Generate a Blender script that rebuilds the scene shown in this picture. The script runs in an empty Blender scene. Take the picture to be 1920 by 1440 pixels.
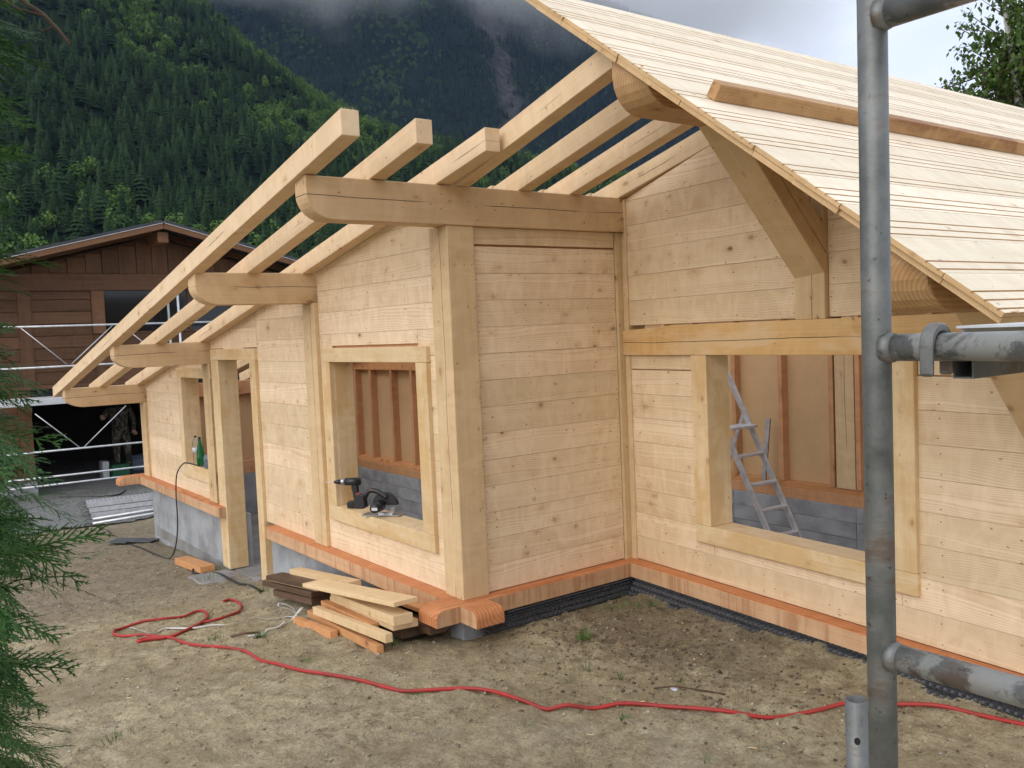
import bpy, bmesh, math, random
import numpy as np
from mathutils import Matrix, Vector
R = math.radians
random.seed(7)
SC = bpy.context.scene
COL = SC.collection

# ------------------------------------------------------------------ camera
cam_d = bpy.data.cameras.new('camera'); cam = bpy.data.objects.new('camera', cam_d); COL.objects.link(cam)
cr = Vector((0.592839, 0.804203, -0.042416)); cu = Vector((-0.021603, 0.068531, 0.997415)); cf = Vector((-0.805031, 0.59039, -0.058001))
cam.matrix_world = Matrix(((cr.x, cu.x, -cf.x, 4.701), (cr.y, cu.y, -cf.y, -3.010), (cr.z, cu.z, -cf.z, 1.673), (0, 0, 0, 1)))
cam_d.sensor_width = 36; cam_d.lens = 31.414; cam_d.clip_start = .05; cam_d.clip_end = 30000
SC.camera = cam

# ------------------------------------------------------------------ world, sun, exposure
SUN_EL, SUN_AZ = R(33), R(166)          # azimuth clockwise from +Y
w = bpy.data.worlds.new('World'); SC.world = w; w.use_nodes = True
nt = w.node_tree; nt.nodes.clear()
def N(nt, t, **k):
    n = nt.nodes.new(t)
    for a, b in k.items(): setattr(n, a, b)
    return n
out = N(nt, 'ShaderNodeOutputWorld'); bg = N(nt, 'ShaderNodeBackground'); sky = N(nt, 'ShaderNodeTexSky', sky_type='NISHITA')
sky.sun_disc = False; sky.sun_elevation = SUN_EL; sky.sun_rotation = SUN_AZ; sky.altitude = 1000
bg.inputs['Strength'].default_value = .1
tc = N(nt, 'ShaderNodeTexCoord'); mp = N(nt, 'ShaderNodeMapping'); mp.inputs['Scale'].default_value = (1, 1, 2.2)
nz = N(nt, 'ShaderNodeTexNoise'); nz.inputs['Scale'].default_value = 2.6; nz.inputs['Detail'].default_value = 7; nz.inputs['Roughness'].default_value = .55
rp = N(nt, 'ShaderNodeValToRGB'); rp.color_ramp.elements[0].position = .36; rp.color_ramp.elements[0].color = (5.9, 6.4, 7.6, 1)
rp.color_ramp.elements[1].position = .62; rp.color_ramp.elements[1].color = (7.6, 8.0, 8.8, 1)
mx = N(nt, 'ShaderNodeMix', data_type='RGBA'); mx.inputs[0].default_value = .93
L = nt.links.new
L(tc.outputs['Generated'], mp.inputs[0]); L(mp.outputs[0], nz.inputs['Vector']); L(nz.outputs['Fac'], rp.inputs[0])
L(sky.outputs[0], mx.inputs[6]); L(rp.outputs[0], mx.inputs[7]); L(mx.outputs[2], bg.inputs[0]); L(bg.outputs[0], out.inputs[0])
sd = bpy.data.lights.new('sun', 'SUN'); sd.energy = 1.2; sd.angle = R(60); sd.color = (1, .95, .87)
so = bpy.data.objects.new('sun', sd); COL.objects.link(so)
sdir = Vector((math.sin(SUN_AZ) * math.cos(SUN_EL), math.cos(SUN_AZ) * math.cos(SUN_EL), math.sin(SUN_EL)))
so.rotation_euler = sdir.to_track_quat('Z', 'Y').to_euler()
SC.view_settings.view_transform = 'Standard'; SC.view_settings.look = 'None'
SC.view_settings.exposure = 0.72; SC.view_settings.gamma = 1; SC.view_settings.use_curve_mapping = False
SC.render.engine = 'CYCLES'
cy = SC.cycles
cy.use_denoising = True; cy.max_bounces = 12; cy.diffuse_bounces = 3; cy.glossy_bounces = 2; cy.transmission_bounces = 6
cy.transparent_max_bounces = 8; cy.volume_bounces = 0; cy.use_adaptive_sampling = True; cy.adaptive_threshold = .02
cy.sample_clamp_indirect = 6; cy.volume_max_steps = 64; cy.volume_bounces = 10

# ------------------------------------------------------------------ scene helpers
def tag(o, label=None, cat=None, group=None, kind=None):
    if label: o['label'] = label
    if cat: o['category'] = cat
    if group: o['group'] = group
    if kind: o['kind'] = kind
    return o
def empty(name, loc=(0, 0, 0), label=None, cat=None, group=None, rotz=0, kind=None):
    o = bpy.data.objects.new(name, None); COL.objects.link(o); o.location = loc; o.rotation_euler = (0, 0, rotz); o.empty_display_size = .1
    o['_m'] = 0
    return tag(o, label, cat, group, kind)
WM = {}
def wm(o):
    """world matrix without a depsgraph update"""
    m = o.matrix_basis.copy()
    p = o.parent
    while p: m = p.matrix_basis @ m; p = p.parent
    return m
def obj(name, me, mat, parent=None, M=None, local=False):
    o = bpy.data.objects.new(name, me); COL.objects.link(o)
    if mat is not None and len(me.materials) == 0:
        for m in (mat if isinstance(mat, (list, tuple)) else [mat]): me.materials.append(m)
    if parent is not None: o.parent = parent
    if M is not None:
        o.matrix_basis = M if (parent is None or local) else wm(parent).inverted() @ M
    elif parent is not None and not local:
        o.matrix_basis = wm(parent).inverted()
    return o
def frame(org, xd, zd):
    x = Vector(xd).normalized(); z = Vector(zd); z = (z - x * z.dot(x)).normalized(); y = z.cross(x)
    M = Matrix.Identity(4)
    for i in range(3): M[i][0] = x[i]; M[i][1] = y[i]; M[i][2] = z[i]; M[i][3] = org[i]
    return M
def bm_mesh(name, bm, smooth=False):
    me = bpy.data.meshes.new(name); bm.to_mesh(me); bm.free()
    if smooth:
        for p in me.polygons: p.use_smooth = True
    return me
def slab_mesh(poly, t, bev=.002, name='slab'):
    """poly in local XZ, extruded along +Y by t; grain along X"""
    bm = bmesh.new(); v = [bm.verts.new((x, 0, z)) for x, z in poly]
    f = bm.faces.new(v); r = bmesh.ops.extrude_face_region(bm, geom=[f])
    bmesh.ops.translate(bm, vec=(0, t, 0), verts=[e for e in r['geom'] if isinstance(e, bmesh.types.BMVert)])
    bmesh.ops.recalc_face_normals(bm, faces=bm.faces)
    if bev: bmesh.ops.bevel(bm, geom=[e for e in bm.edges if e.calc_face_angle(0) > .6], offset=bev, segments=1, affect='EDGES', clamp_overlap=True)
    return bm_mesh(name, bm)
def bar_mesh(sec, Ln, bev=0, name='bar'):
    """section in local YZ, extruded along X; grain along X"""
    bm = bmesh.new(); v = [bm.verts.new((0, y, z)) for y, z in sec]
    f = bm.faces.new(v); r = bmesh.ops.extrude_face_region(bm, geom=[f])
    bmesh.ops.translate(bm, vec=(Ln, 0, 0), verts=[e for e in r['geom'] if isinstance(e, bmesh.types.BMVert)])
    bmesh.ops.recalc_face_normals(bm, faces=bm.faces)
    if bev: bmesh.ops.bevel(bm, geom=bm.edges[:], offset=bev, segments=1, affect='EDGES', clamp_overlap=True)
    return bm_mesh(name, bm)
def rect(x0, x1, z0, z1): return [(x0, z0), (x1, z0), (x1, z1), (x0, z1)]
def block(name, mat, x0, x1, y0, y1, z0, z1, parent=None, grain='x', bev=.003):
    """axis aligned timber; local X runs along the grain"""
    if grain == 'x': M = frame((x0, y0, z0), (1, 0, 0), (0, 0, 1)); me = slab_mesh(rect(0, x1 - x0, 0, z1 - z0), y1 - y0, bev)
    elif grain == 'y': M = frame((x1, y0, z0), (0, 1, 0), (0, 0, 1)); me = slab_mesh(rect(0, y1 - y0, 0, z1 - z0), x1 - x0, bev)
    else: M = frame((x1, y0, z0), (0, 0, 1), (-1, 0, 0)); me = slab_mesh(rect(0, z1 - z0, 0, x1 - x0), y1 - y0, bev)
    return obj(name, me, mat, parent, M)
def seg(name, mat, a, b, wd, ht, parent=None, up=(0, 0, 1), bev=.002):
    """timber from a to b (centre line of the section)"""
    a = Vector(a); b = Vector(b); me = bar_mesh([(-wd/2, -ht/2), (wd/2, -ht/2), (wd/2, ht/2), (-wd/2, ht/2)], (b-a).length, bev)
    return obj(name, me, mat, parent, frame(a, b-a, up))
def tube_bm(bm, pts, rad, seg_=8, cap=True, flat=1.0):
    pts = [Vector(p) for p in pts]; rads = rad if isinstance(rad, (list, tuple)) else [rad] * len(pts)
    rings = []; up = Vector((0, 0, 1))
    for i, p in enumerate(pts):
        t = (pts[min(i+1, len(pts)-1)] - pts[max(i-1, 0)]).normalized()
        s = t.cross(up)
        if s.length < 1e-3: s = t.cross(Vector((1, 0, 0)))
        s.normalize(); u = s.cross(t).normalized()
        if i == 0: ps = s
        else:
            s = (ps - t * ps.dot(t)); s = s.normalized() if s.length > 1e-4 else ps; u = s.cross(t); ps = s
        rings.append([bm.verts.new(p + (s * math.cos(a) + u * math.sin(a) * flat) * rads[i]) for a in [2*math.pi*k/seg_ for k in range(seg_)]])
    for i in range(len(rings)-1):
        for k in range(seg_):
            bm.faces.new((rings[i][k], rings[i][(k+1) % seg_], rings[i+1][(k+1) % seg_], rings[i+1][k]))
    if cap:
        bm.faces.new(rings[0][::-1]); bm.faces.new(rings[-1])
def tube(name, mat, pts, rad, parent=None, seg_=12, smooth=True, M=None, flat=1.0, cap=True):
    bm = bmesh.new(); tube_bm(bm, pts, rad, seg_, cap, flat); bmesh.ops.recalc_face_normals(bm, faces=bm.faces)
    me = bm_mesh(name, bm)
    if smooth:
        for p in me.polygons: p.use_smooth = len(p.vertices) == 4
    return obj(name, me, mat, parent, M)
def spline(pts, n=8):
    pts = [Vector(p) for p in pts]; P = [pts[0]] + pts + [pts[-1]]; o = []
    for i in range(1, len(P)-2):
        for k in range(n):
            t = k/n; a, b, c, d = P[i-1], P[i], P[i+1], P[i+2]
            o.append(.5*((2*b) + (c-a)*t + (2*a-5*b+4*c-d)*t*t + (3*b-a-3*c+d)*t**3))
    o.append(pts[-1]); return o
def lathe(name, mat, prof, parent=None, seg_=16, M=None):
    bm = bmesh.new(); rings = []
    for r_, z in prof: rings.append([bm.verts.new((r_*math.cos(2*math.pi*k/seg_), r_*math.sin(2*math.pi*k/seg_), z)) for k in range(seg_)])
    for i in range(len(rings)-1):
        for k in range(seg_): bm.faces.new((rings[i][k], rings[i][(k+1) % seg_], rings[i+1][(k+1) % seg_], rings[i+1][k]))
    bm.faces.new(rings[0][::-1]); bm.faces.new(rings[-1]); bmesh.ops.recalc_face_normals(bm, faces=bm.faces)
    me = bm_mesh(name, bm)
    for p in me.polygons: p.use_smooth = len(p.vertices) == 4
    return obj(name, me, mat, parent, M)
def pymesh(name, V, F, smooth=False):
    me = bpy.data.meshes.new(name); me.from_pydata([tuple(map(float, v)) for v in V], [], [tuple(map(int, f)) for f in F]); me.update()
    if smooth: me.polygons.foreach_set('use_smooth', [True]*len(me.polygons))
    return me
def np_mesh(name, V, F, k=4, smooth=False):
    """fast mesh from arrays; F (n,k)"""
    V = np.ascontiguousarray(V, dtype=np.float32); F = np.ascontiguousarray(F, dtype=np.int32)
    me = bpy.data.meshes.new(name); me.vertices.add(len(V)); me.vertices.foreach_set('co', V.ravel())
    me.loops.add(F.size); me.loops.foreach_set('vertex_index', F.ravel())
    me.polygons.add(len(F)); me.polygons.foreach_set('loop_start', np.arange(0, F.size, k, dtype=np.int32)); me.polygons.foreach_set('loop_total', np.full(len(F), k, dtype=np.int32))
    me.update(calc_edges=True)
    if smooth: me.polygons.foreach_set('use_smooth', np.ones(len(F), dtype=bool))
    me.validate(); return me

# ------------------------------------------------------------------ materials
def mat_new(name):
    m = bpy.data.materials.new(name); m.use_nodes = True; nt = m.node_tree; nt.nodes.clear()
    o = N(nt, 'ShaderNodeOutputMaterial'); b = N(nt, 'ShaderNodeBsdfPrincipled'); nt.links.new(b.outputs[0], o.inputs[0])
    return m, nt, b
def ramp(nt, fac, stops, interp='LINEAR'):
    r = N(nt, 'ShaderNodeValToRGB'); cr_ = r.color_ramp; cr_.interpolation = interp
    while len(cr_.elements) < len(stops): cr_.elements.new(.5)
    for e, (p, c) in zip(cr_.elements, stops): e.position = p; e.color = (*c, 1) if len(c) == 3 else c
    nt.links.new(fac, r.inputs[0]); return r.outputs[0]
def mixc(nt, fac, a, b, mode='MIX'):
    m = N(nt, 'ShaderNodeMix', data_type='RGBA', blend_type=mode)
    for i, v in ((0, fac), (6, a), (7, b)):
        if isinstance(v, (int, float)): m.inputs[i].default_value = v
        elif isinstance(v, tuple): m.inputs[i].default_value = (*v, 1)
        else: nt.links.new(v, m.inputs[i])
    return m.outputs[2]
def math_(nt, op, a, b=0.0, c=None):
    m = N(nt, 'ShaderNodeMath', operation=op)
    for i, v in enumerate((a, b, c)):
        if v is None: continue
        if isinstance(v, (int, float)): m.inputs[i].default_value = v
        else: nt.links.new(v, m.inputs[i])
    return m.outputs[0]
def coords(nt, scale=(1, 1, 1), rnd=True, src='Object'):
    tc = N(nt, 'ShaderNodeTexCoord'); v = tc.outputs[src]
    if rnd:
        oi = N(nt, 'ShaderNodeObjectInfo'); cx = N(nt, 'ShaderNodeCombineXYZ')
        r = oi.outputs['Random']
        nt.links.new(math_(nt, 'MULTIPLY', r, 37.3), cx.inputs[0]); nt.links.new(math_(nt, 'MULTIPLY', r, 91.7), cx.inputs[1]); nt.links.new(math_(nt, 'MULTIPLY', r, 53.1), cx.inputs[2])
        a = N(nt, 'ShaderNodeVectorMath', operation='ADD'); nt.links.new(v, a.inputs[0]); nt.links.new(cx.outputs[0], a.inputs[1]); v = a.outputs[0]
    m = N(nt, 'ShaderNodeMapping'); m.inputs['Scale'].default_value = scale; nt.links.new(v, m.inputs[0]); return m.outputs[0]
def noise(nt, vec, scale, detail=4, rough=.5, dist=0):
    n = N(nt, 'ShaderNodeTexNoise'); n.inputs['Scale'].default_value = scale; n.inputs['Detail'].default_value = detail
    n.inputs['Roughness'].default_value = rough; n.inputs['Distortion'].default_value = dist
    nt.links.new(vec, n.inputs['Vector']); return n.outputs['Fac']
def wood(name, light, dark, knots=.5, ring=.35, rough=.6, var=.12, crack=False, stain=None, knotcol=(.10, .045, .02), streak=None, ringf=150, figure=.5, crack_gate=.40, ringcol=None):
    m, nt, b = mat_new(name); Lk = nt.links.new
    v = coords(nt); raw = N(nt, 'ShaderNodeTexCoord').outputs['Object']
    # fibre streaks along X
    vs = coords(nt, (1.2, 26, 26)); fib = noise(nt, vs, 1.0, 5, .6)
    vl = coords(nt, (.55, 5, 5)); lam = noise(nt, vl, 1.0, 2, .5)
    # growth rings: warped distance from a pith line lying some way off the board
    sp = N(nt, 'ShaderNodeSeparateXYZ'); Lk(raw, sp.inputs[0])
    oi = N(nt, 'ShaderNodeObjectInfo').outputs['Random']
    wv = coords(nt, (.9, 3.2, 3.2)); wn = noise(nt, wv, 1.0, 3, .45)
    warp = math_(nt, 'MULTIPLY', math_(nt, 'SUBTRACT', wn, .5), .16 * figure)
    yy = math_(nt, 'ADD', sp.outputs[1], math_(nt, 'ADD', math_(nt, 'MULTIPLY', oi, .09), -.02)); zz = math_(nt, 'ADD', math_(nt, 'SUBTRACT', sp.outputs[2], math_(nt, 'MULTIPLY', oi, .16)), warp)
    d = math_(nt, 'SQRT', math_(nt, 'ADD', math_(nt, 'MULTIPLY', yy, yy), math_(nt, 'MULTIPLY', zz, zz)))
    rg = math_(nt, 'SINE', math_(nt, 'MULTIPLY', d, ringf * 4))
    rg = math_(nt, 'POWER', math_(nt, 'ADD', math_(nt, 'MULTIPLY', rg, .5), .5), 1.6)
    # knots
    vk = N(nt, 'ShaderNodeTexVoronoi', feature='F1'); vk.inputs['Scale'].default_value = 9; vk.inputs['Randomness'].default_value = 1
    kx = coords(nt, (.62, 1, 1)); kw = noise(nt, coords(nt, (1, 1, 1)), 14, 3, .6)
    kadd = N(nt, 'ShaderNodeVectorMath', operation='MULTIPLY_ADD'); Lk(kx, kadd.inputs[0]); kadd.inputs[1].default_value = (1, 1, 1); kcx = N(nt, 'ShaderNodeCombineXYZ'); Lk(math_(nt, 'MULTIPLY', kw, .03), kcx.inputs[0]); Lk(math_(nt, 'MULTIPLY', kw, .03), kcx.inputs[2]); Lk(kcx.outputs[0], kadd.inputs[2])
    Lk(kadd.outputs[0], vk.inputs['Vector'])
    ks = N(nt, 'ShaderNodeSeparateColor'); Lk(vk.outputs['Color'], ks.inputs[0])
    gate = math_(nt, 'GREATER_THAN', ks.outputs[0], 1 - knots)
    size = math_(nt, 'MULTIPLY_ADD', math_(nt, 'POWER', ks.outputs[1], 2.2), .13, .045)
    kd = math_(nt, 'DIVIDE', vk.outputs['Distance'], size)
    kmask = math_(nt, 'MULTIPLY', N_clamp(nt, math_(nt, 'SUBTRACT', 1.35, kd), 0, 1), gate)
    khalo = math_(nt, 'MULTIPLY', N_clamp(nt, math_(nt, 'MULTIPLY', math_(nt, 'SUBTRACT', 3.4, kd), .35), 0, 1), gate)
    c = ramp(nt, math_(nt, 'ADD', math_(nt, 'MULTIPLY', fib, .45), math_(nt, 'MULTIPLY', lam, .55)), [(.3, dark), (.62, light)])
    c = mixc(nt, math_(nt, 'MULTIPLY', rg, ring), c, ringcol or tuple(x*y for x, y in zip(dark, (.86, .74, .62))))
    c = mixc(nt, math_(nt, 'MULTIPLY', khalo, .45), c, tuple(x*y for x, y in zip(dark, (.8, .62, .45))))
    c = mixc(nt, math_(nt, 'MULTIPLY', kmask, math_(nt, 'MULTIPLY_ADD', ks.outputs[2], .55, .35)), c, knotcol)
    vp = N(nt, 'ShaderNodeTexVoronoi', feature='F1'); vp.inputs['Scale'].default_value = 24; Lk(kadd.outputs[0], vp.inputs['Vector']); ps_ = N(nt, 'ShaderNodeSeparateColor'); Lk(vp.outputs['Color'], ps_.inputs[0])
    pm = math_(nt, 'MULTIPLY', math_(nt, 'LESS_THAN', vp.outputs['Distance'], .13), math_(nt, 'GREATER_THAN', ps_.outputs[0], 1-knots*.35)); c = mixc(nt, math_(nt, 'MULTIPLY', pm, .6), c, knotcol)
    mt = noise(nt, coords(nt, (8, 3.5, 3.5)), 1.0, 4, .6, 1.2); c = mixc(nt, ramp(nt, mt, [(.42, (0, 0, 0)), (.64, (.38,)*3)]), c, tuple(min(1, x*1.15) for x in light))
    # board to board tone
    tone = math_(nt, 'MULTIPLY_ADD', oi, 2*var, 1-var)
    tn = N(nt, 'ShaderNodeCombineXYZ'); Lk(tone, tn.inputs[0]); Lk(tone, tn.inputs[1]); Lk(math_(nt, 'POWER', tone, 1.35), tn.inputs[2])
    c = mixc(nt, 1.0, c, tn.outputs[0], 'MULTIPLY')
    if streak:      # drips running down the face (world vertical)
        g = N(nt, 'ShaderNodeNewGeometry'); mpn = N(nt, 'ShaderNodeMapping'); mpn.inputs['Scale'].default_value = streak[1]; Lk(g.outputs['Position'], mpn.inputs[0])
        s_ = noise(nt, mpn.outputs[0], 1.0, 3, .6); s2 = noise(nt, g.outputs['Position'], 3.0, 2)
        s_ = ramp(nt, math_(nt, 'ADD', math_(nt, 'MULTIPLY', s_, .7), math_(nt, 'MULTIPLY', s2, .45)), [(.56, (0, 0, 0)), (.66, (1, 1, 1))])
        c = mixc(nt, math_(nt, 'MULTIPLY', s_, streak[2]), c, streak[0])
    if stain:
        s_ = noise(nt, coords(nt, (1.3, 4, 4)), 1.6, 4, .6, .4); s_ = ramp(nt, s_, [(.48, (0, 0, 0)), (.6, (1, 1, 1))])
        c = mixc(nt, math_(nt, 'MULTIPLY', s_, stain[1]), c, stain[0])
    hgt = math_(nt, 'ADD', math_(nt, 'MULTIPLY', fib, .5), math_(nt, 'MULTIPLY', kmask, -.5))
    if crack:
        cv = coords(nt, (.8, 0, 0)); cn = noise(nt, cv, 1.0, 5, .5)
        czz = math_(nt, 'SUBTRACT', sp.outputs[2], math_(nt, 'MULTIPLY_ADD', math_(nt, 'SUBTRACT', cn, .5), .07, crack))
        gt = ramp(nt, noise(nt, coords(nt, (.9, 0, 0)), 1.3, 1), [(crack_gate, (0, 0, 0)), (crack_gate+.06, (1, 1, 1))])
        cm = math_(nt, 'MULTIPLY', math_(nt, 'LESS_THAN', math_(nt, 'ABSOLUTE', czz), .0022), gt)
        c = mixc(nt, math_(nt, 'MULTIPLY', cm, .9), c, (.03, .016, .008)); hgt = math_(nt, 'ADD', hgt, math_(nt, 'MULTIPLY', cm, -2))
    Lk(c, b.inputs['Base Color'])
    b.inputs['Roughness'].default_value = rough; b.inputs['Specular IOR Level'].default_value = .3
    bp = N(nt, 'ShaderNodeBump'); bp.inputs['Strength'].default_value = .25; bp.inputs['Distance'].default_value = .002; Lk(hgt, bp.inputs['Height']); Lk(bp.outputs[0], b.inputs['Normal'])
    return m
def N_clamp(nt, v, a, b_):
    n = N(nt, 'ShaderNodeClamp'); nt.links.new(v, n.inputs[0]); n.inputs[1].default_value = a; n.inputs[2].default_value = b_; return n.outputs[0]
def plain(name, col, rough=.6, metal=0, var=.15, scale=8, col2=None, bump=.1, spec=.5, dist=.003, detail=6, src='Object', stretch=(1, 1, 1)):
    m, nt, b = mat_new(name); v = coords(nt, stretch, src == 'Object', src); n = noise(nt, v, scale, detail, .6)
    c2 = col2 or tuple(x*(1-2*var) for x in col)
    nt.links.new(ramp(nt, n, [(.35, c2), (.62, col)]), b.inputs['Base Color'])
    b.inputs['Roughness'].default_value = rough; b.inputs['Metallic'].default_value = metal; b.inputs['Specular IOR Level'].default_value = spec
    if bump:
        bp = N(nt, 'ShaderNodeBump'); bp.inputs['Strength'].default_value = bump*3; bp.inputs['Distance'].default_value = dist; nt.links.new(noise(nt, v, scale*4, 5), bp.inputs['Height']); nt.links.new(bp.outputs[0], b.inputs['Normal'])
    return m

PL, PD = (.80, .63, .425), (.67, .485, .295)
M = {}
M['plank'] = wood('pine_plank', PL, PD, knots=.66, ring=.5, var=.095, figure=1.0)
M['plank_side'] = M['plank']
M['beam'] = wood('pine_beam', (.66, .465, .27), (.55, .36, .185), knots=.8, ring=.25, var=.06, crack=.13)
M['post'] = wood('pine_post', (.67, .49, .28), (.55, .37, .19), knots=.8, ring=.25, var=.06, crack=.09)
M['rafter'] = wood('pine_rafter', (.72, .54, .34), (.60, .42, .235), knots=.7, ring=.25, var=.07, crack=.06, crack_gate=.55)
M['nose'] = wood('purlin_end_wood', (.52, .33, .16), (.36, .20, .085), knots=.3, ring=.6, var=.03, ringf=95, figure=.15)
M['frame'] = wood('window_frame_pine', (.73, .56, .34), (.62, .43, .22), knots=.45, ring=.3, var=.06, stain=((.58, .34, .12), .5))
M['rbeam'] = wood('resin_yellow_beam', (.66, .42, .18), (.56, .33, .12), knots=.4, ring=.3, var=.03, crack=.09, stain=((.70, .50, .30), .6))
M['roof'] = wood('roof_board_pine', (.84, .74, .575), (.74, .61, .43), knots=.5, ring=.3, var=.09, rough=.55)
M['roof_edge_groove_shade'] = wood('roof_underlay_groove_shade', (.62, .42, .22), (.50, .31, .14), knots=.2, ring=.35, var=.05)
M['sill'] = wood('larch_sill_top', (.62, .265, .11), (.50, .185, .07), knots=.2, ring=.6, var=.03, ringf=62, figure=1.1, rough=.6, ringcol=(.30, .085, .03))
M['sill_face'] = wood('larch_sill_face', (.62, .40, .235), (.52, .29, .15), knots=.1, ring=.3, var=.05, streak=((.33, .125, .055), (24, 24, 1.6), .5))
M['larch'] = wood('larch_batten', (.64, .33, .14), (.52, .235, .09), knots=.3, ring=.35, var=.12)
M['pale'] = wood('pale_batten', (.74, .55, .32), (.62, .42, .2), knots=.35, ring=.3, var=.08)
M['dark'] = wood('dark_wet_board', (.13, .075, .045), (.06, .035, .022), knots=.2, ring=.3, var=.2, rough=.45)
M['batten'] = wood('brown_roof_batten', (.52, .32, .15), (.34, .18, .075), knots=.5, ring=.35, var=.1, stain=((.19, .07, .03), .6))
M['stud'] = wood('red_stud', (.64, .35, .18), (.48, .23, .105), knots=.4, ring=.3, var=.15)
M['chalet'] = wood('chalet_brown_timber', (.14, .070, .036), (.075, .036, .018), knots=.4, ring=.3, var=.16, rough=.7)
M['chalet_light'] = wood('chalet_brown_post', (.20, .10, .05), (.12, .055, .028), knots=.4, ring=.3, var=.1, rough=.7)
M['panel'] = plain('fibre_panel', (.60, .385, .195), .75, var=.05, scale=3, bump=.03)
M['concrete'] = plain('formwork_concrete', (.36, .37, .38), .85, scale=3.5, col2=(.22, .225, .23), bump=.25, dist=.004)
M['slab'] = plain('floor_concrete', (.27, .26, .245), .85, scale=2.5, col2=(.17, .165, .155), bump=.2)
M['alu'] = plain('aluminium', (.68, .69, .70), .4, metal=.45, scale=12, var=.12, bump=.03)
M['galv'] = None
def steel(name='galvanised_rusty_steel', pale_patch=False):
    m, nt, b = mat_new(name); Lk = nt.links.new
    v = coords(nt, (1, 1, 1)); n1 = noise(nt, v, 9, 8, .65); n2 = noise(nt, coords(nt, (3, 3, 30)), 1.2, 6, .7); n3 = noise(nt, v, 60, 4, .6)
    c = ramp(nt, n1, [(.3, (.085, .090, .084)), (.5, (.155, .160, .152)), (.7, (.26, .26, .245))])
    rm = ramp(nt, math_(nt, 'ADD', math_(nt, 'MULTIPLY', n2, .35), math_(nt, 'MULTIPLY', n1, .65)), [(.53, (0, 0, 0)), (.6, (1, 1, 1))])
    c = mixc(nt, math_(nt, 'MULTIPLY', rm, .65), c, (.12, .062, .032)); sp = ramp(nt, n3, [(.63, (0, 0, 0)), (.69, (1, 1, 1))])
    c = mixc(nt, math_(nt, 'MULTIPLY', sp, .7), c, (.05, .04, .035))
    if pale_patch:
        fl = ramp(nt, noise(nt, coords(nt, (1, 1, 1)), 14, 8, .7, .5), [(.47, (0, 0, 0)), (.54, (1, 1, 1))]); c = mixc(nt, math_(nt, 'MULTIPLY', fl, .6), c, (.50, .50, .47))  # random pale patches mixed into the steel colour
    Lk(c, b.inputs['Base Color']); b.inputs['Metallic'].default_value = .4
    Lk(ramp(nt, n1, [(.3, (.38,)*3), (.7, (.58,)*3)]), b.inputs['Roughness'])
    bp = N(nt, 'ShaderNodeBump'); bp.inputs['Strength'].default_value = .6; bp.inputs['Distance'].default_value = .0015; Lk(math_(nt, 'ADD', n1, n3), bp.inputs['Height']); Lk(bp.outputs[0], b.inputs['Normal'])
    return m
M['galv'] = steel(); M['pale_patched'] = steel('pale_patched_steel', True)
M['black'] = plain('black_plastic', (.018, .018, .02), .4, scale=30, bump=.05)
M['rubber'] = plain('black_rubber', (.02, .02, .02), .65, scale=30)
M['grey_metal'] = plain('brushed_metal', (.5, .5, .5), .3, metal=.9, scale=20, bump=.02)
M['red'] = plain('red_plastic', (.5, .02, .015), .4, scale=20)
M['hose'] = plain('red_hose_rubber', (.44, .025, .022), .5, scale=9, col2=(.27, .03, .022), bump=.05)
M['strap'] = plain('white_strap', (.68, .66, .62), .55, scale=20, var=.1)
M['green_lid'] = plain('green_plastic', (.02, .12, .05), .45, scale=20)
M['blue_grey'] = plain('blue_grey_plastic', (.12, .15, .20), .4, scale=20)
M['white'] = plain('white_plastic', (.6, .6, .6), .5, scale=10, var=.05)
M['membrane'] = plain('dimpled_black_plastic', (.07, .07, .075), .25, scale=30, bump=.0, col2=(.05, .05, .053))
M['nail'] = plain('nail_head_dark', (.05, .045, .04), .4, metal=.6, scale=10, bump=0)
M['roof_sheet'] = plain('dark_roof_sheet', (.035, .04, .045), .45, scale=4, bump=.1)
M['gap'] = plain('dark_gap_paper', (.05, .032, .02), .9, scale=4, bump=0)
def glassy(name, col, rough=.05, trans=1.0):
    m, nt, b = mat_new(name); b.inputs['Base Color'].default_value = (*col, 1); b.inputs['Transmission Weight'].default_value = trans; b.inputs['Roughness'].default_value = rough; b.inputs['IOR'].default_value = 1.3
    return m
M['clear'] = glassy('clear_bottle_plastic', (.85, .9, .93), .12)
M['green_glass'] = glassy('green_bottle_plastic', (.02, .28, .09), .1, .75)
m, nt_, b_ = mat_new('dark_window_glass'); b_.inputs['Base Color'].default_value = (.01, .013, .014, 1); b_.inputs['Roughness'].default_value = .08; M['glass'] = m
def camo():
    m, nt, b = mat_new('camouflage_cloth'); v = coords(nt, (1, 1, .7), False); n = noise(nt, v, 9, 2, .5, 1.2)
    nt.links.new(ramp(nt, n, [(.38, (.015, .015, .012)), (.46, (.05, .04, .024)), (.54, (.17, .13, .09)), (.6, (.025, .028, .016))], 'CONSTANT'), b.inputs['Base Color']); b.inputs['Roughness'].default_value = .9; return m
M['camo'] = camo()
M['skin'] = plain('skin', (.45, .25, .17), .5, scale=10, var=.05, bump=.02)
M['hair'] = plain('dark_hair', (.03, .02, .015), .6, scale=40)

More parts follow.
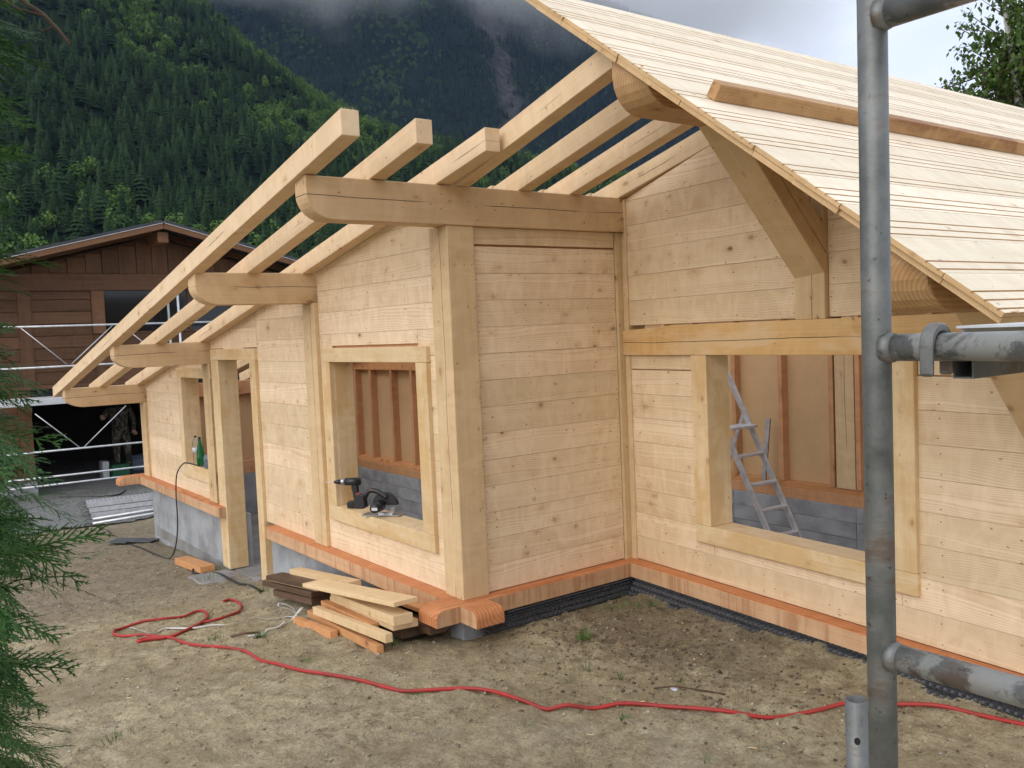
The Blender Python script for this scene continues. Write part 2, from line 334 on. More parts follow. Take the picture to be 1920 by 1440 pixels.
# ------------------------------------------------------------------ ground
def hgt(x):
    return np.interp(x, [-60, -14, -7.5, -4.7, -3.5, 0, 3, 30], [-1.3, -1.0, -.86, -.72, -.62, -.24, -.22, -.1])
rs = np.random.RandomState(3)
def vnoise(x, y, seed=0):
    rr = np.random.RandomState(seed); G = rr.rand(256, 256)
    xi = np.floor(x).astype(int); yi = np.floor(y).astype(int); fx = x-xi; fy = y-yi; fx = fx*fx*(3-2*fx); fy = fy*fy*(3-2*fy)
    g = lambda a, b: G[a & 255, b & 255]
    return (g(xi, yi)*(1-fx)+g(xi+1, yi)*fx)*(1-fy)+(g(xi, yi+1)*(1-fx)+g(xi+1, yi+1)*fx)*fy
def fbm(x, y, f, o=4, seed=0, gain=.5):
    s = 0; a = 1; t = 0
    for i in range(o): s = s+a*vnoise(x*f+13*i, y*f+7*i, seed+i); t += a; a *= gain; f *= 2.03
    return s/t
_fr = np.random.RandomState(44); FOOT = [(_fr.uniform(-6.5, 3.2), _fr.uniform(-2.6, 1.0), _fr.normal(.5, .6), _fr.rand()) for _ in range(90)]; FOOT = [f for f in FOOT if not (f[1] > -.5 and f[0] < .3)]
def gz(x, y):
    x = np.asarray(x, float); y = np.asarray(y, float)
    z = hgt(x)
    near = np.clip(1-np.maximum(np.abs(x+2)-8, 0)/3, 0, 1)*np.clip(1-np.maximum(np.abs(y+1)-4, 0)/2, 0, 1)
    z = z+near*((fbm(x, y, 1.3, 3, 5)-.5)*.05+(fbm(x, y, 7, 4, 9)-.5)*.042)
    r = 1-np.abs(fbm(x, y, 11, 4, 21)*2-1)
    z = z+near*(np.clip(r-.84, 0, 1)*.10*np.clip((fbm(x, y, 2.2, 2, 33)-.42)*6, 0, 1))
    yw = 1.45-.0868*(x-.109)-.11; dw = yw-y
    z = z+near*(x > .05)*np.exp(-np.maximum(dw, 0)/.22)*(.075+.07*(fbm(x, y, 4, 3, 55)-.5))*np.clip(x*3, 0, 1)
    for fx, fy, fa, fr_ in FOOT:
        dx, dy = x-fx, y-fy; u = dx*math.cos(fa)+dy*math.sin(fa); v = -dx*math.sin(fa)+dy*math.cos(fa); q = (u/.15)**2+(v/.055)**2
        z = z-.009*np.exp(-q*q)*(1+.35*np.sin(u*180)*(fr_ > .4))+.004*np.exp(-((q-2.0)/.7)**2)
    for yr in (-1.75, -1.05):
        dv = (y-yr-.12*x-.10*np.sin(x*.8)); z = z-near*.010*np.exp(-(dv/.11)**2)*(.6+.4*np.sin(x*55+dv*12))
    return z
def G(x, y, o=0.): return Vector((x, y, float(gz(x, y))+o))
xs = np.unique(np.concatenate([-60+np.linspace(0, 1, 30)**1*46, np.arange(-14, -9, .12), np.arange(-9, 5, .022), np.linspace(5, 30, 25)]))
ys = np.unique(np.concatenate([np.linspace(-40, -6, 20), np.arange(-6, -2.9, .08), np.arange(-2.9, 1.5, .022), np.arange(1.5, 6, .2), np.linspace(6, 60, 28)]))
X, Y = np.meshgrid(xs, ys, indexing='ij'); Z = gz(X, Y)
inside = (X > -7.4) & (X < 3) & (Y > .3) & ((X < -.2) | (Y > 1.7))
Z = np.where(inside, np.minimum(Z, -.9), Z)
nx, ny = X.shape; idx = np.arange(nx*ny).reshape(nx, ny)
F = np.stack([idx[:-1, :-1], idx[1:, :-1], idx[1:, 1:], idx[:-1, 1:]], -1).reshape(-1, 4)
def ground_mat():
    m, nt, b = mat_new('sandy_mud'); Lk = nt.links.new; g = N(nt, 'ShaderNodeNewGeometry').outputs['Position']
    n1 = noise(nt, g, 1.1, 5, .6); n2 = noise(nt, g, 9, 7, .65); n3 = noise(nt, g, 70, 4, .7); n4 = noise(nt, g, 3.1, 5, .6, .5)
    c = ramp(nt, n2, [(.3, (.23, .18, .108)), (.5, (.40, .33, .205)), (.72, (.53, .45, .295))])
    n5 = noise(nt, g, 48, 8, .78, .8); c = mixc(nt, 1.0, c, ramp(nt, n5, [(.34, (.42,)*3), (.48, (.98,)*3), (.68, (1.35,)*3)]), 'MULTIPLY')
    c = mixc(nt, ramp(nt, n1, [(.42, (0, 0, 0)), (.6, (.55,)*3)]), c, (.25, .190, .105))
    c = mixc(nt, ramp(nt, n4, [(.55, (0, 0, 0)), (.68, (.35,)*3)]), c, (.36, .31, .23))
    c = mixc(nt, ramp(nt, n3, [(.62, (0, 0, 0)), (.72, (.7,)*3)]), c, (.07, .048, .03))
    c = mixc(nt, ramp(nt, n3, [(.26, (.7,)*3), (.32, (0, 0, 0))]), c, (.50, .44, .35))
    # humus rich soil by the side wall and along the membrane; mossy tint in places
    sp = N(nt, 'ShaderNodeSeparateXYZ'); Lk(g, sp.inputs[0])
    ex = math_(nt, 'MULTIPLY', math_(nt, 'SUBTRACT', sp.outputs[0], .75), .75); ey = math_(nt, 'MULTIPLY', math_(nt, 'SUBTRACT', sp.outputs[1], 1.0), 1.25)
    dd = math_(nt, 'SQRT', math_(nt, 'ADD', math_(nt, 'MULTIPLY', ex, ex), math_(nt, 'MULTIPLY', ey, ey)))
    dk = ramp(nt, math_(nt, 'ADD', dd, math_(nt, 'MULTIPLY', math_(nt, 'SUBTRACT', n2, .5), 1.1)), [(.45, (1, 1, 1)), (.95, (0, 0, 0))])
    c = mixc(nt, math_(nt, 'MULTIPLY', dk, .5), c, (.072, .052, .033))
    ls = ramp(nt, math_(nt, 'ADD', math_(nt, 'MULTIPLY', sp.outputs[0], -.2), math_(nt, 'MULTIPLY', n4, .3)), [(.75, (0, 0, 0)), (1.3, (1, 1, 1))])
    c = mixc(nt, math_(nt, 'MULTIPLY', ls, .55), c, (.155, .128, .10))
    ms = ramp(nt, noise(nt, g, 2.4, 5, .6), [(.6, (0, 0, 0)), (.72, (.35,)*3)]); c = mixc(nt, ms, c, (.12, .125, .05))
    Lk(c, b.inputs['Base Color']); Lk(ramp(nt, n1, [(.3, (.9,)*3), (.7, (.62,)*3)]), b.inputs['Roughness']); b.inputs['Specular IOR Level'].default_value = .25
    bp = N(nt, 'ShaderNodeBump'); bp.inputs['Strength'].default_value = 1; bp.inputs['Distance'].default_value = .022
    hh = math_(nt, 'ADD', math_(nt, 'MULTIPLY', noise(nt, g, 26, 8, .7), 1.0), math_(nt, 'MULTIPLY', n3, .3)); Lk(hh, bp.inputs['Height']); Lk(bp.outputs[0], b.inputs['Normal'])
    return m
M['ground'] = ground_mat()
go = obj('ground', np_mesh('ground', np.stack([X, Y, Z], -1).reshape(-1, 3), F, 4, True), M['ground']); tag(go, kind='structure', label='sandy trodden mud ground in front of the timber house')
# wide valley floor under everything
vf = np.array([(-9000, -9000, -1.6), (9000, -9000, -1.6), (9000, 9000, -1.6), (-9000, 9000, -1.6)])
M['meadow'] = plain('valley_meadow', (.06, .09, .03), .9, scale=.02, src='Object', bump=0)
tag(obj('valley_floor', np_mesh('valley_floor', vf, [[0, 1, 2, 3]]), M['meadow']), kind='structure', label='green valley floor')
# grey gravel yard between the two houses
xs2 = np.arange(-13.5, -9.2, .06); ys2 = np.arange(-3.4, 6, .08); X2, Y2 = np.meshgrid(xs2, ys2, indexing='ij')
keep = X2 < (-9.7+.5*fbm(X2*0+3, Y2, .8, 3, 3)+.12*fbm(X2, Y2, 6, 2, 8)); Z2 = gz(X2, Y2)+.012+.02*fbm(X2, Y2, 9, 3, 4)
n2x, n2y = X2.shape; id2 = np.arange(n2x*n2y).reshape(n2x, n2y); F2 = np.stack([id2[:-1, :-1], id2[1:, :-1], id2[1:, 1:], id2[:-1, 1:]], -1).reshape(-1, 4); F2 = F2[keep.ravel()[F2].all(1)]
M['gravel'] = plain('grey_gravel', (.30, .30, .275), .9, scale=22, col2=(.10, .105, .095), bump=.5, dist=.02, src='Object')
tag(obj('gravel_yard', np_mesh('gravel_yard', np.stack([X2, Y2, Z2], -1).reshape(-1, 3), F2, 4, True), M['gravel']), kind='structure', label='strip of grey gravel between the two houses')

# ------------------------------------------------------------------ the timber house
house = empty('timber_house', (0, 0, -.66), 'unfinished pale pine house with bare rafters and orange sill logs', 'house')
PHI = math.atan(-.0868); gd = Vector((math.cos(PHI), math.sin(PHI), 0)); gn = Vector((-math.sin(PHI), math.cos(PHI), 0)); G0 = Vector((.109, 1.45, 0))
def gp(x, off=0, z=0): s = (x-.109)/gd.x; return G0+gd*s+gn*off+Vector((0, 0, z))
def part(name, **k): o = empty(name, (0, 0, 0)); o.parent = house; o.matrix_basis = wm(house).inverted(); return o
NAILS = []
def clip_poly(poly, a, b, c):
    """keep a*x+b*z<=c"""
    o = []
    for i in range(len(poly)):
        p, q = poly[i], poly[(i+1) % len(poly)]; dp, dq = a*p[0]+b*p[1]-c, a*q[0]+b*q[1]-c
        if dp <= 0: o.append(p)
        if dp*dq < 0: t = dp/(dp-dq); o.append((p[0]+(q[0]-p[0])*t, p[1]+(q[1]-p[1])*t))
    return o
def boards(wall, org, xd, x0, x1, z0, z1, pitch, rake=None, holes=(), zfirst=None, mat=None, top_strip=0):
    """horizontal boards over [x0,x1]; holes are (xa,xb,za,zb); rake keeps a*x+b*z<=c"""
    rows = []; z = z0
    while z < z1-.01:
        zn = min(z+pitch, z1)
        if z1-zn < .05: zn = z1
        rows.append((z, zn)); z = zn
    for (za, zb) in rows:
        spans = [(x0, x1)]
        pieces = []
        cuts = sorted({za, zb, *[h[2] for h in holes if za < h[2] < zb], *[h[3] for h in holes if za < h[3] < zb]})
        polys = []
        hs = [h for h in holes if h[2] < zb-.004 and h[3] > za+.004]
        if not hs: polys.append(rect(x0, x1, za, zb))
        else:
            h = hs[0]
            if h[0]-x0 > .02: polys.append(rect(x0, h[0], za, zb))
            if x1-h[1] > .02: polys.append(rect(h[1], x1, za, zb))
            if h[2] > za+.02: polys.append(rect(h[0]+.0015, h[1]-.0015, za, min(zb, h[2])))
            if h[3] < zb-.02: polys.append(rect(h[0]+.0015, h[1]-.0015, max(za, h[3]), zb))
        for p in polys:
            gapz = .0007
            if rake: p = clip_poly(p, *rake)
            if len(p) < 3: continue
            xa = min(q[0] for q in p); zl = min(q[1] for q in p); xe = max(q[0] for q in p); zt = max(q[1] for q in p)
            if xe-xa < .05 or zt-zl < .015: continue
            q = [(min(max(px-xa, .0008), xe-xa-.0008), min(max(pz-zl, gapz), zt-zl-gapz)) for px, pz in p]
            me = slab_mesh(q, .02, .0014)
            off = random.uniform(-.0012, .0012)
            Mx = frame(Vector(org)+Vector(xd)*xa+Vector((0, 0, zl)), xd, (0, 0, 1)); Mx = Mx @ Matrix.Translation((0, off, 0))
            obj('plank', me, mat or M['plank'], wall, Mx)
            # nails
            nxs = [xa+.03, xe-.03]+[x_ for x_ in np.arange(math.ceil(xa/.58)*.58, xe-.1, .58) if x_-xa > .1]
            for nx_ in nxs:
                for nz_ in (zl+.03, zt-.035):
                    if zt-zl > .1 and (rake is None or rake[0]*nx_+rake[1]*nz_ < rake[2]-.02):
                        NAILS.append((Vector(org)+Vector(xd)*(nx_+random.uniform(-.01, .01))+Vector((0, 0, nz_+random.uniform(-.006, .006))), Vector((0, 0, 1)).cross(Vector(xd))*-1))
def backing(name, org, xd, polys, off=.022, t=.09, mat=None, label=None):
    bm = bmesh.new()
    for p in polys:
        v = [bm.verts.new((x, off, z)) for x, z in p]; f = bm.faces.new(v); r = bmesh.ops.extrude_face_region(bm, geom=[f]); bmesh.ops.translate(bm, vec=(0, t, 0), verts=[e for e in r['geom'] if isinstance(e, bmesh.types.BMVert)])
    bmesh.ops.recalc_face_normals(bm, faces=bm.faces)
    o = obj(name, bm_mesh(name, bm), mat or M['stud'], house, frame(org, xd, (0, 0, 1)))
    if label: o['label'] = label
    return o
def rafz(x): return 2.582+.1854*x       # underside of the lower roof rafters
# --- section A, front wall between slim post and corner post
wA = backing('front_wall', (0, 0, 0), (1, 0, 0), [rect(-1.98, -1.78, 0, 2.1), rect(-.42, -.178, 0, 2.4), rect(-1.78, -.42, 0, .26), [(-1.78, 1.5), (-.42, 1.5), (-.42, 2.4), (-1.78, 2.15)]])
boards(wA, (0, 0, 0), (1, 0, 0), -1.98, -.179, 0, 2.62, .1715, rake=(-.1854, 1, 2.578), holes=[(-1.76, -.435, .30, 1.624)])
# --- section B between door and slim post
wB = backing('front_wall', (0, 0, 0), (1, 0, 0), [rect(-3.37, -2.22, 0, 1.9)])
boards(wB, (0, 0, 0), (1, 0, 0), -3.372, -2.218, 0, 2.3, .1880, rake=(-.1854, 1, 2.578))
# above the door
wD = backing('front_wall', (0, 0, 0), (1, 0, 0), [[(-4.6, 1.66), (-3.38, 1.66), (-3.38, 1.93), (-4.6, 1.7)]])
boards(wD, (0, 0, 0), (1, 0, 0), -4.72, -3.374, 1.632, 2.2, .188, rake=(-.1854, 1, 2.578))
# --- section C west
wC = backing('front_wall', (0, 0, 0), (1, 0, 0), [rect(-7.39, -5.8, 0, 1.15), rect(-5.8, -4.94, 0, .25), [(-5.8, 1.36), (-4.94, 1.36), (-4.94, 1.62), (-5.8, 1.46)]])
boards(wC, (0, 0, 0), (1, 0, 0), -7.398, -4.932, 0, 1.8, .186, rake=(-.1854, 1, 2.578), holes=[(-5.76, -4.93, .26, 1.42)])
# --- side wall, faces +X
wS = backing('side_wall', (0, 0, 0), (0, 1, 0), [rect(.16, 1.4, 0, 2.3)])
boards(wS, (0, 0, 0), (0, 1, 0), .165, 1.382, 0.004, 2.224, .1708, mat=M['plank'])
obj('plank', slab_mesh(rect(.001, 1.215, 0, .106), .028, .002), M['plank'], wS, frame((.004, .165, 2.237), (0, 1, 0), (0, 0, 1)))
# --- gable wall (right)
def gw(z=0): return gp(.109, 0, z)
SX = lambda x: (x-.109)/gd.x
ax = .2422*gd.x
wG = backing('gable_wall', gw(), gd, [rect(SX(.06), SX(.76), 0, 1.474), rect(SX(.76), SX(2.2), 0, .3), rect(SX(2.2), SX(2.98), 0, 1.474), [(SX(.06), 1.68), (SX(2.98), 1.68), (SX(2.98), 1.85), (SX(1.75), 2.72), (SX(1.5), 2.9), (SX(.06), 2.55)]])
boards(wG, gw(), gd, SX(.040), SX(2.99), 0.004, 1.368, .1705, holes=[(SX(.845), SX(2.20), .32, 1.48)])
boards(wG, gw(), gd, SX(.040), SX(.70), 1.374, 1.474, .12)
boards(wG, gw(), gd, SX(2.31), SX(2.99), 1.374, 1.474, .12)
boards(wG, gw(), gd, SX(.012), SX(1.571), 1.682, 3.1, .1755, rake=(-.2422*gd.x, 1, 2.569+.2422*.109-.006))
boards(wG, gw(), gd, SX(1.783), SX(2.99), 1.682, 3.1, .1755, rake=(.7418*gd.x, 1, 1.667+.7418*(3.358-.109)-.06))
bm = bmesh.new()
for p, n in NAILS:
    a = n.cross(Vector((0, 0, 1))).normalized(); u = Vector((0, 0, 1)); c = p+n*.0035; v = [bm.verts.new(c+(a*math.cos(t)+u*math.sin(t))*.0034) for t in [k*math.pi/3 for k in range(6)]]; bm.faces.new(v)
nh = obj('nail_heads', bm_mesh('nail_heads', bm), M['nail'], house); nh['kind'] = 'stuff'
# --- posts
block('post', M['post'], -.178, .034, -.034, .164, 0, 2.345, house, 'z', .004)
block('post', M['post'], -2.217, -1.98, -.034, .12, 0, 1.971, house, 'z', .004)
block('post', M['post'], -7.621, -7.398, -.034, .12, 0, .965, house, 'z', .004)
block('post', M['post'], -4.93, -4.70, -.034, .12, 0, 1.475, house, 'z', .004)
block('post', M['post'], -.10, .022, 1.386, 1.438, 0, 2.345, house, 'z', .002)
block('corner_filler', M['post'], -.12, .066, 1.4395, 1.60, 0, 2.58, house, 'z', .001)
obj('post', slab_mesh(rect(0, 2.68-1.673, 0, .209), .14, .004), M['post'], house, frame(gp(1.781, -.034, 1.673), (0, 0, 1), -gd))
# --- purlin beams with rounded noses
def nose_beam(name, x, y0, y1, z0, z1, wd, rx, rz, mat, top_cut=None, label=None):
    Ln = y1-y0; Hh = z1-z0; pts = [(Ln, 0), (Ln, Hh), (0, Hh)]
    if top_cut: pts = [(Ln, 0), (Ln, Hh), (0, Hh)]
    for k in range(9):
        a = math.pi/2*k/8; pts.append((rx-rx*math.cos(a), rz-rz*math.sin(a)))
    pts = [p for i, p in enumerate(pts) if i == 0 or (abs(p[0]-pts[i-1][0])+abs(p[1]-pts[i-1][1])) > 1e-4]
    o = obj(name, slab_mesh(pts[::-1], wd, .004), mat, house, frame((x, y0, z0), (0, 1, 0), (0, 0, 1)))
    if label: o['label'] = label
    return o
nose_beam('beam', .047, -.946, 1.448, 2.345, 2.585, .15, .16, .145, M['beam'], label='longest rounded beam over the corner post')
nose_beam('beam', -2.020, -.946, .12, 1.971, 2.211, .17, .18, .14, M['beam'])
nose_beam('beam', -4.724, -.946, .12, 1.475, 1.709, .17, .20, .13, M['beam'])
nose_beam('beam', -7.447, -.946, .12, .965, 1.207, .17, .22, .14, M['beam'])
obj('wedge', slab_mesh([(0, 0), (.16, 0), (.16, .115), (0, .06)], .03, .002), M['beam'], house, frame((.053, 1.288, 2.345), (0, 1, 0), (0, 0, 1)))
# ridge purlin with peaked top, eave purlin
def shz(x): return 1.667+.7418*(3.358-x)
def purlin(x1, wd, y0, y1, z0, zl, zr):
    """section along X; extruded in Y with a rounded nose"""
    bm = bmesh.new(); rows = []
    R1 = .17; zt = min(zl, shz(x1-wd*.72)-.054)
    st = [0, .008, .025, .05, .08, .12, .165, y1-y0]
    for s in st:
        # underside rises towards the nose
        if s < .165: a = math.acos(min(1, max(0, 1-s/.165))); zb = z0+R1*(1-math.sin(a))
        else: zb = z0
        rows.append([bm.verts.new((x1-wd, y0+s, zb)), bm.verts.new((x1, y0+s, zb)), bm.verts.new((x1, y0+s, zr)), bm.verts.new((x1-wd*.72, y0+s, zt)), bm.verts.new((x1-wd, y0+s, zl))])
    for i in range(len(rows)-1):
        for k in range(5): bm.faces.new((rows[i][k], rows[i][(k+1) % 5], rows[i+1][(k+1) % 5], rows[i+1][k]))
    bm.faces.new(rows[0]); bm.faces.new(rows[-1][::-1]); bmesh.ops.recalc_face_normals(bm, faces=bm.faces)
    bmesh.ops.bevel(bm, geom=[e for e in bm.edges if e.calc_face_angle(0) > .9], offset=.004, segments=1, affect='EDGES')
    Mf = frame((x1, y0, z0), (0, 1, 0), (0, 0, 1)); bmesh.ops.transform(bm, matrix=Mf.inverted(), verts=bm.verts)
    return obj('purlin', bm_mesh('purlin', bm), M['nose'], house, Mf)
purlin(1.781, .209, -.06, 4.4, 2.675, 2.93, shz(1.781)-.052)
purlin(3.085, .205, -.06, 4.4, 1.678, shz(2.88)-.056, shz(3.085)-.056)
# braces
def brace(xr, ys, zs, ye, ze, wd=.207):
    a = Vector((0, ye-ys, ze-zs)); Ln = a.length; a.normalize(); th = .185
    n = Vector((0, -a.z, a.y));  # perpendicular, upward/inward
    if n.z < 0: n = -n
    # lower edge from (ys,zs) to (ye,ze); horizontal cut at the top, vertical cut at the wall
    k = th
    tx = k/(-a.z)*a.y if a.z else 0
    # intersection of the upper edge with z=zs and y=ye+.0
    s_top = (n.z*k)/(-a.z); s_bot = Ln+(-(n.y*k))/a.y
    pts = [(0, 0), (Ln, 0), (s_bot, k), (s_top, k)]
    me = slab_mesh(pts, wd, .004)
    return obj('brace', me, M['post'], house, frame((xr, ys, zs), a, n))
brace(1.780, .524, 2.674, 1.300, 1.895)
brace(3.084, .52, 1.677, 1.165, 1.045)
# --- horizontal beam on the gable wall
obj('beam', slab_mesh([(0, .006), (.02, 0), (3.0, 0), (3.0, .199), (.52, .199), (.36, .187), (.02, .175), (0, .16)], .13, .003), M['rbeam'], house, frame(gp(.008, -.034, 1.474), gd, (0, 0, 1)))['label'] = 'resin yellow beam across the gable wall'
# --- rafters
def rafter(y, xa, xb, z_at0, t, hv, wd, cut=0.0):
    a = math.atan(t); Ln = (xb-xa)/math.cos(a); hp = hv*math.cos(a); sh = hp*math.tan(a)
    pts = [(0, 0), (Ln, 0), (Ln+sh-cut, hp), (sh, hp)]
    return obj('rafter', slab_mesh(pts, wd, .003), M['rafter'], house, frame((xa, y, z_at0+t*xa), (math.cos(a), 0, math.sin(a)), (-math.sin(a), 0, math.cos(a))))
for y, xb in ((-.979, .584), (-.546, .580), (-.097, .573)): rafter(y, -8.07, xb, 2.582, .1854, .131, .103)
for y, xa, xb in ((.042, -.02, 1.55), (.523, -.24, 1.55), (.957, -.24, 1.55), (1.405, -.24, 1.55)): rafter(y, xa, xb, 2.575, .2422, .131, .103, .17)
for y in (.523, .957, 1.405, 1.9, 2.4): rafter(y, -7.9, -.26 if y < 1.5 else .5, 2.582, .1854, .131, .103)
# sawn fibres sticking up from the stub end
bm = bmesh.new()
for k in range(26):
    x = random.uniform(.54, .59); y = -.979+random.uniform(.004, .1); z = 2.582+.1854*.584+.131-.002; hh = random.uniform(.004, .016)
    v = [bm.verts.new((x, y-.0012, z)), bm.verts.new((x+.001, y+.0012, z)), bm.verts.new((x+random.uniform(-.004, .004), y+random.uniform(-.003, .003), z+hh))]; bm.faces.new(v)
fz = obj('wood_fibres', bm_mesh('wood_fibres', bm), M['rafter'], house); fz['kind'] = 'stuff'
# --- sill logs
def rounded_log(name, org, xd, Ln, wd, hh, r0, mat_list):
    """log along xd from its rounded nose; top edge of the nose rounded"""
    pts = [(0, 0), (Ln, 0), (Ln, hh), (r0, hh)]
    for k in range(1, 8):
        a = math.pi/2*k/8; pts.append((r0-r0*math.sin(a), hh-hh*.5*(1-math.cos(a))))
    pts.append((0, hh*.5)); pts.append((0, 0)) if False else None
    me = slab_mesh(pts, wd, .0025)
    me.materials.append(mat_list[0]); me.materials.append(mat_list[1])
    for p in me.polygons: p.material_index = 1 if abs(p.normal.z) < .35 and abs(p.normal.x) < .35 else 0
    return obj(name, me, None, house, frame(org, xd, (0, 0, 1)))
SM = [M['sill'], M['sill_face']]
sh = .104
# side log: runs in +Y, nose towards the camera at the corner; front face is x=+.109 (local Y goes to -X)
rounded_log('sill_log', (.1075, -.109-.174, -sh), (0, 1, 0), 1.624, .215, sh, .062, SM)
def two_tone(me):
    me.materials.append(SM[0]); me.materials.append(SM[1])
    for p in me.polygons: p.material_index = 0 if p.normal.z > .5 else 1
    return me
# nose of the front log, pointing +X; built along -X so that its nose is at its start
rounded_log('sill_log', (.109+.174, .10, -sh-.0005), (-1, 0, 0), 3.44, .209, sh, .062, SM)
# separate west piece with its own nose beyond the end post
obj('sill_log', two_tone(slab_mesh(rect(0, 3.13, 0, sh), .209, .0025)), None, house, frame((-7.571, -.109, -sh), (1, 0, 0), (0, 0, 1)))
rounded_log('sill_log', (-7.573, -.36, -sh+.002), (0, 1, 0), .6, .20, sh+.004, .11, SM)
# gable sill
obj('sill_log', two_tone(slab_mesh(rect(0, 3.22, 0, sh), .209, .0025)), None, house, frame(gp(-.107, -.109, -sh), gd, (0, 0, 1)))
# interior sills, wall plates
# --- foundations
def cblock(x0, x1, y0, y1, z0, z1, name='foundation'):
    return block(name, M['concrete'], x0, x1, y0, y1, z0, z1, house, 'x', .004)
cblock(-7.55, -4.44, .03, .23, -1.3, -.105)
cblock(-3.40, -.30, .03, .23, -1.2, -.106)
cblock(-.10, .045, -.055, .12, -1.0, -.107)
cblock(-.16, .04, .3, 1.75, -1.0, -.106)
obj('foundation', slab_mesh(rect(0, 3.0, 0, .9), .2, .003), M['concrete'], house, frame(gp(.1, .02, -1.006), gd, (0, 0, 1)))
block('floor_slab', M['slab'], -7.4, 2.9, -.03 + .05, 4.45, -.78, -.662, house, 'x', .003)
block('door_step', M['slab'], -4.55, -3.1, -.42, .019, -.80, -.668, house, 'x', .01)
# --- dimpled membrane
def membrane():
    bm = bmesh.new(); Lx = 2.95; nu = int(Lx/.038); nv = 4
    for i in range(nu):
        for j in range(nv):
            u = (i+.5)*.038; v = (j+.5)*.038
            base = gp(.13+u, 0, 0)
            def P(du, dv, dh):
                d_ = v+dv; return gp(.13+u+du, -.070-d_*.55-dh, -.10-d_*.83+dh*.5)
            q = [bm.verts.new(P(a, b, 0)) for a, b in ((-.019, -.019), (.019, -.019), (.019, .019), (-.019, .019))]
            t = [bm.verts.new(P(a, b, .018)) for a, b in ((-.007, -.007), (.007, -.007), (.007, .007), (-.007, .007))]
            for k in range(4): bm.faces.new((q[k], q[(k+1) % 4], t[(k+1) % 4], t[k]))
            bm.faces.new(t)
    bmesh.ops.remove_doubles(bm, verts=bm.verts, dist=.0004); bmesh.ops.recalc_face_normals(bm, faces=bm.faces)
    o = obj('dimpled_membrane', bm_mesh('dimpled_membrane', bm), M['membrane'], house); o['kind'] = 'stuff'
    bm = bmesh.new()
    for i in range(36):
        for j in range(4):
            u = (i+.5)*.038; v = (j+.5)*.038
            def P(du, dv, dh): return Vector((.03+dh+v*.5, .05+u+du, -.11-(v+dv)*.8+dh*.3))
            q = [bm.verts.new(P(a, b, 0)) for a, b in ((-.019, -.019), (.019, -.019), (.019, .019), (-.019, .019))]
            t = [bm.verts.new(P(a, b, .018)) for a, b in ((-.007, -.007), (.007, -.007), (.007, .007), (-.007, .007))]
            for k in range(4): bm.faces.new((q[k], q[(k+1) % 4], t[(k+1) % 4], t[k]))
            bm.faces.new(t)
    bmesh.ops.recalc_face_normals(bm, faces=bm.faces)
    o = obj('dimpled_membrane', bm_mesh('dimpled_membrane', bm), M['membrane'], house); o['kind'] = 'stuff'
membrane()
# --- window frames
def wframe(name, xo0, xo1, xi0, xi1, z0, z1, z2, z3, y0, y1, label):
    f = part(name); f['label'] = label
    block('window_sill', M['frame'], xo0, xo1, y0, y1, z0, z1, f, 'x', .004)
    block('jamb', M['frame'], xo0+.002, xi0, y0-.001, y1, z1, z2, f, 'z', .004)
    block('jamb', M['frame'], xi1, xo1-.002, y0-.001, y1, z1, z2, f, 'z', .004)
    if z3: block('lintel', M['frame'], xo0, xo1+.004, y0-.003, y1, z2, z3, f, 'x', .004)
    return f
wframe('window_frame', -1.899, -.289, -1.761, -.431, .244, .362, 1.499, 1.606, -.032, .17, 'window frame with power tools on its sill')
wframe('window_frame', -5.885, -4.70, -5.745, -4.92, .18, .33, 1.317, 1.425, -.030, .17, 'small window frame with bottles on its sill')
f3 = part('window_frame'); f3['label'] = 'large gable window frame'
def gblock(name, x0, x1, off, t, z0, z1, grain='x', mat=None, parent=None):
    p = parent or f3
    if grain == 'x': return obj(name, slab_mesh(rect(0, (x1-x0)/gd.x, 0, z1-z0), t, .004), mat or M['frame'], p, frame(gp(x0, off, z0), gd, (0, 0, 1)))
    return obj(name, slab_mesh(rect(0, z1-z0, 0, (x1-x0)/gd.x), t, .004), mat or M['frame'], p, frame(gp(x1, off, z0), (0, 0, 1), -gd))
gblock('window_sill', .706, 2.307, -.030, .20, .248, .365)
gblock('jamb', .708, .847, -.032, .20, .365, 1.473, 'z'); gblock('jamb', 2.172, 2.305, -.032, .20, .365, 1.473, 'z')
# --- door frame
fd = part('door_frame')
block('jamb', M['frame'], -4.635, -4.417, -.03, .17, -.652, 1.515, fd, 'z', .004)
block('jamb', M['frame'], -3.514, -3.373, -.032, .17, -.652, 1.515, fd, 'z', .004)
block('lintel', M['frame'], -4.635, -3.371, -.034, .17, 1.5155, 1.623, fd, 'x', .004)
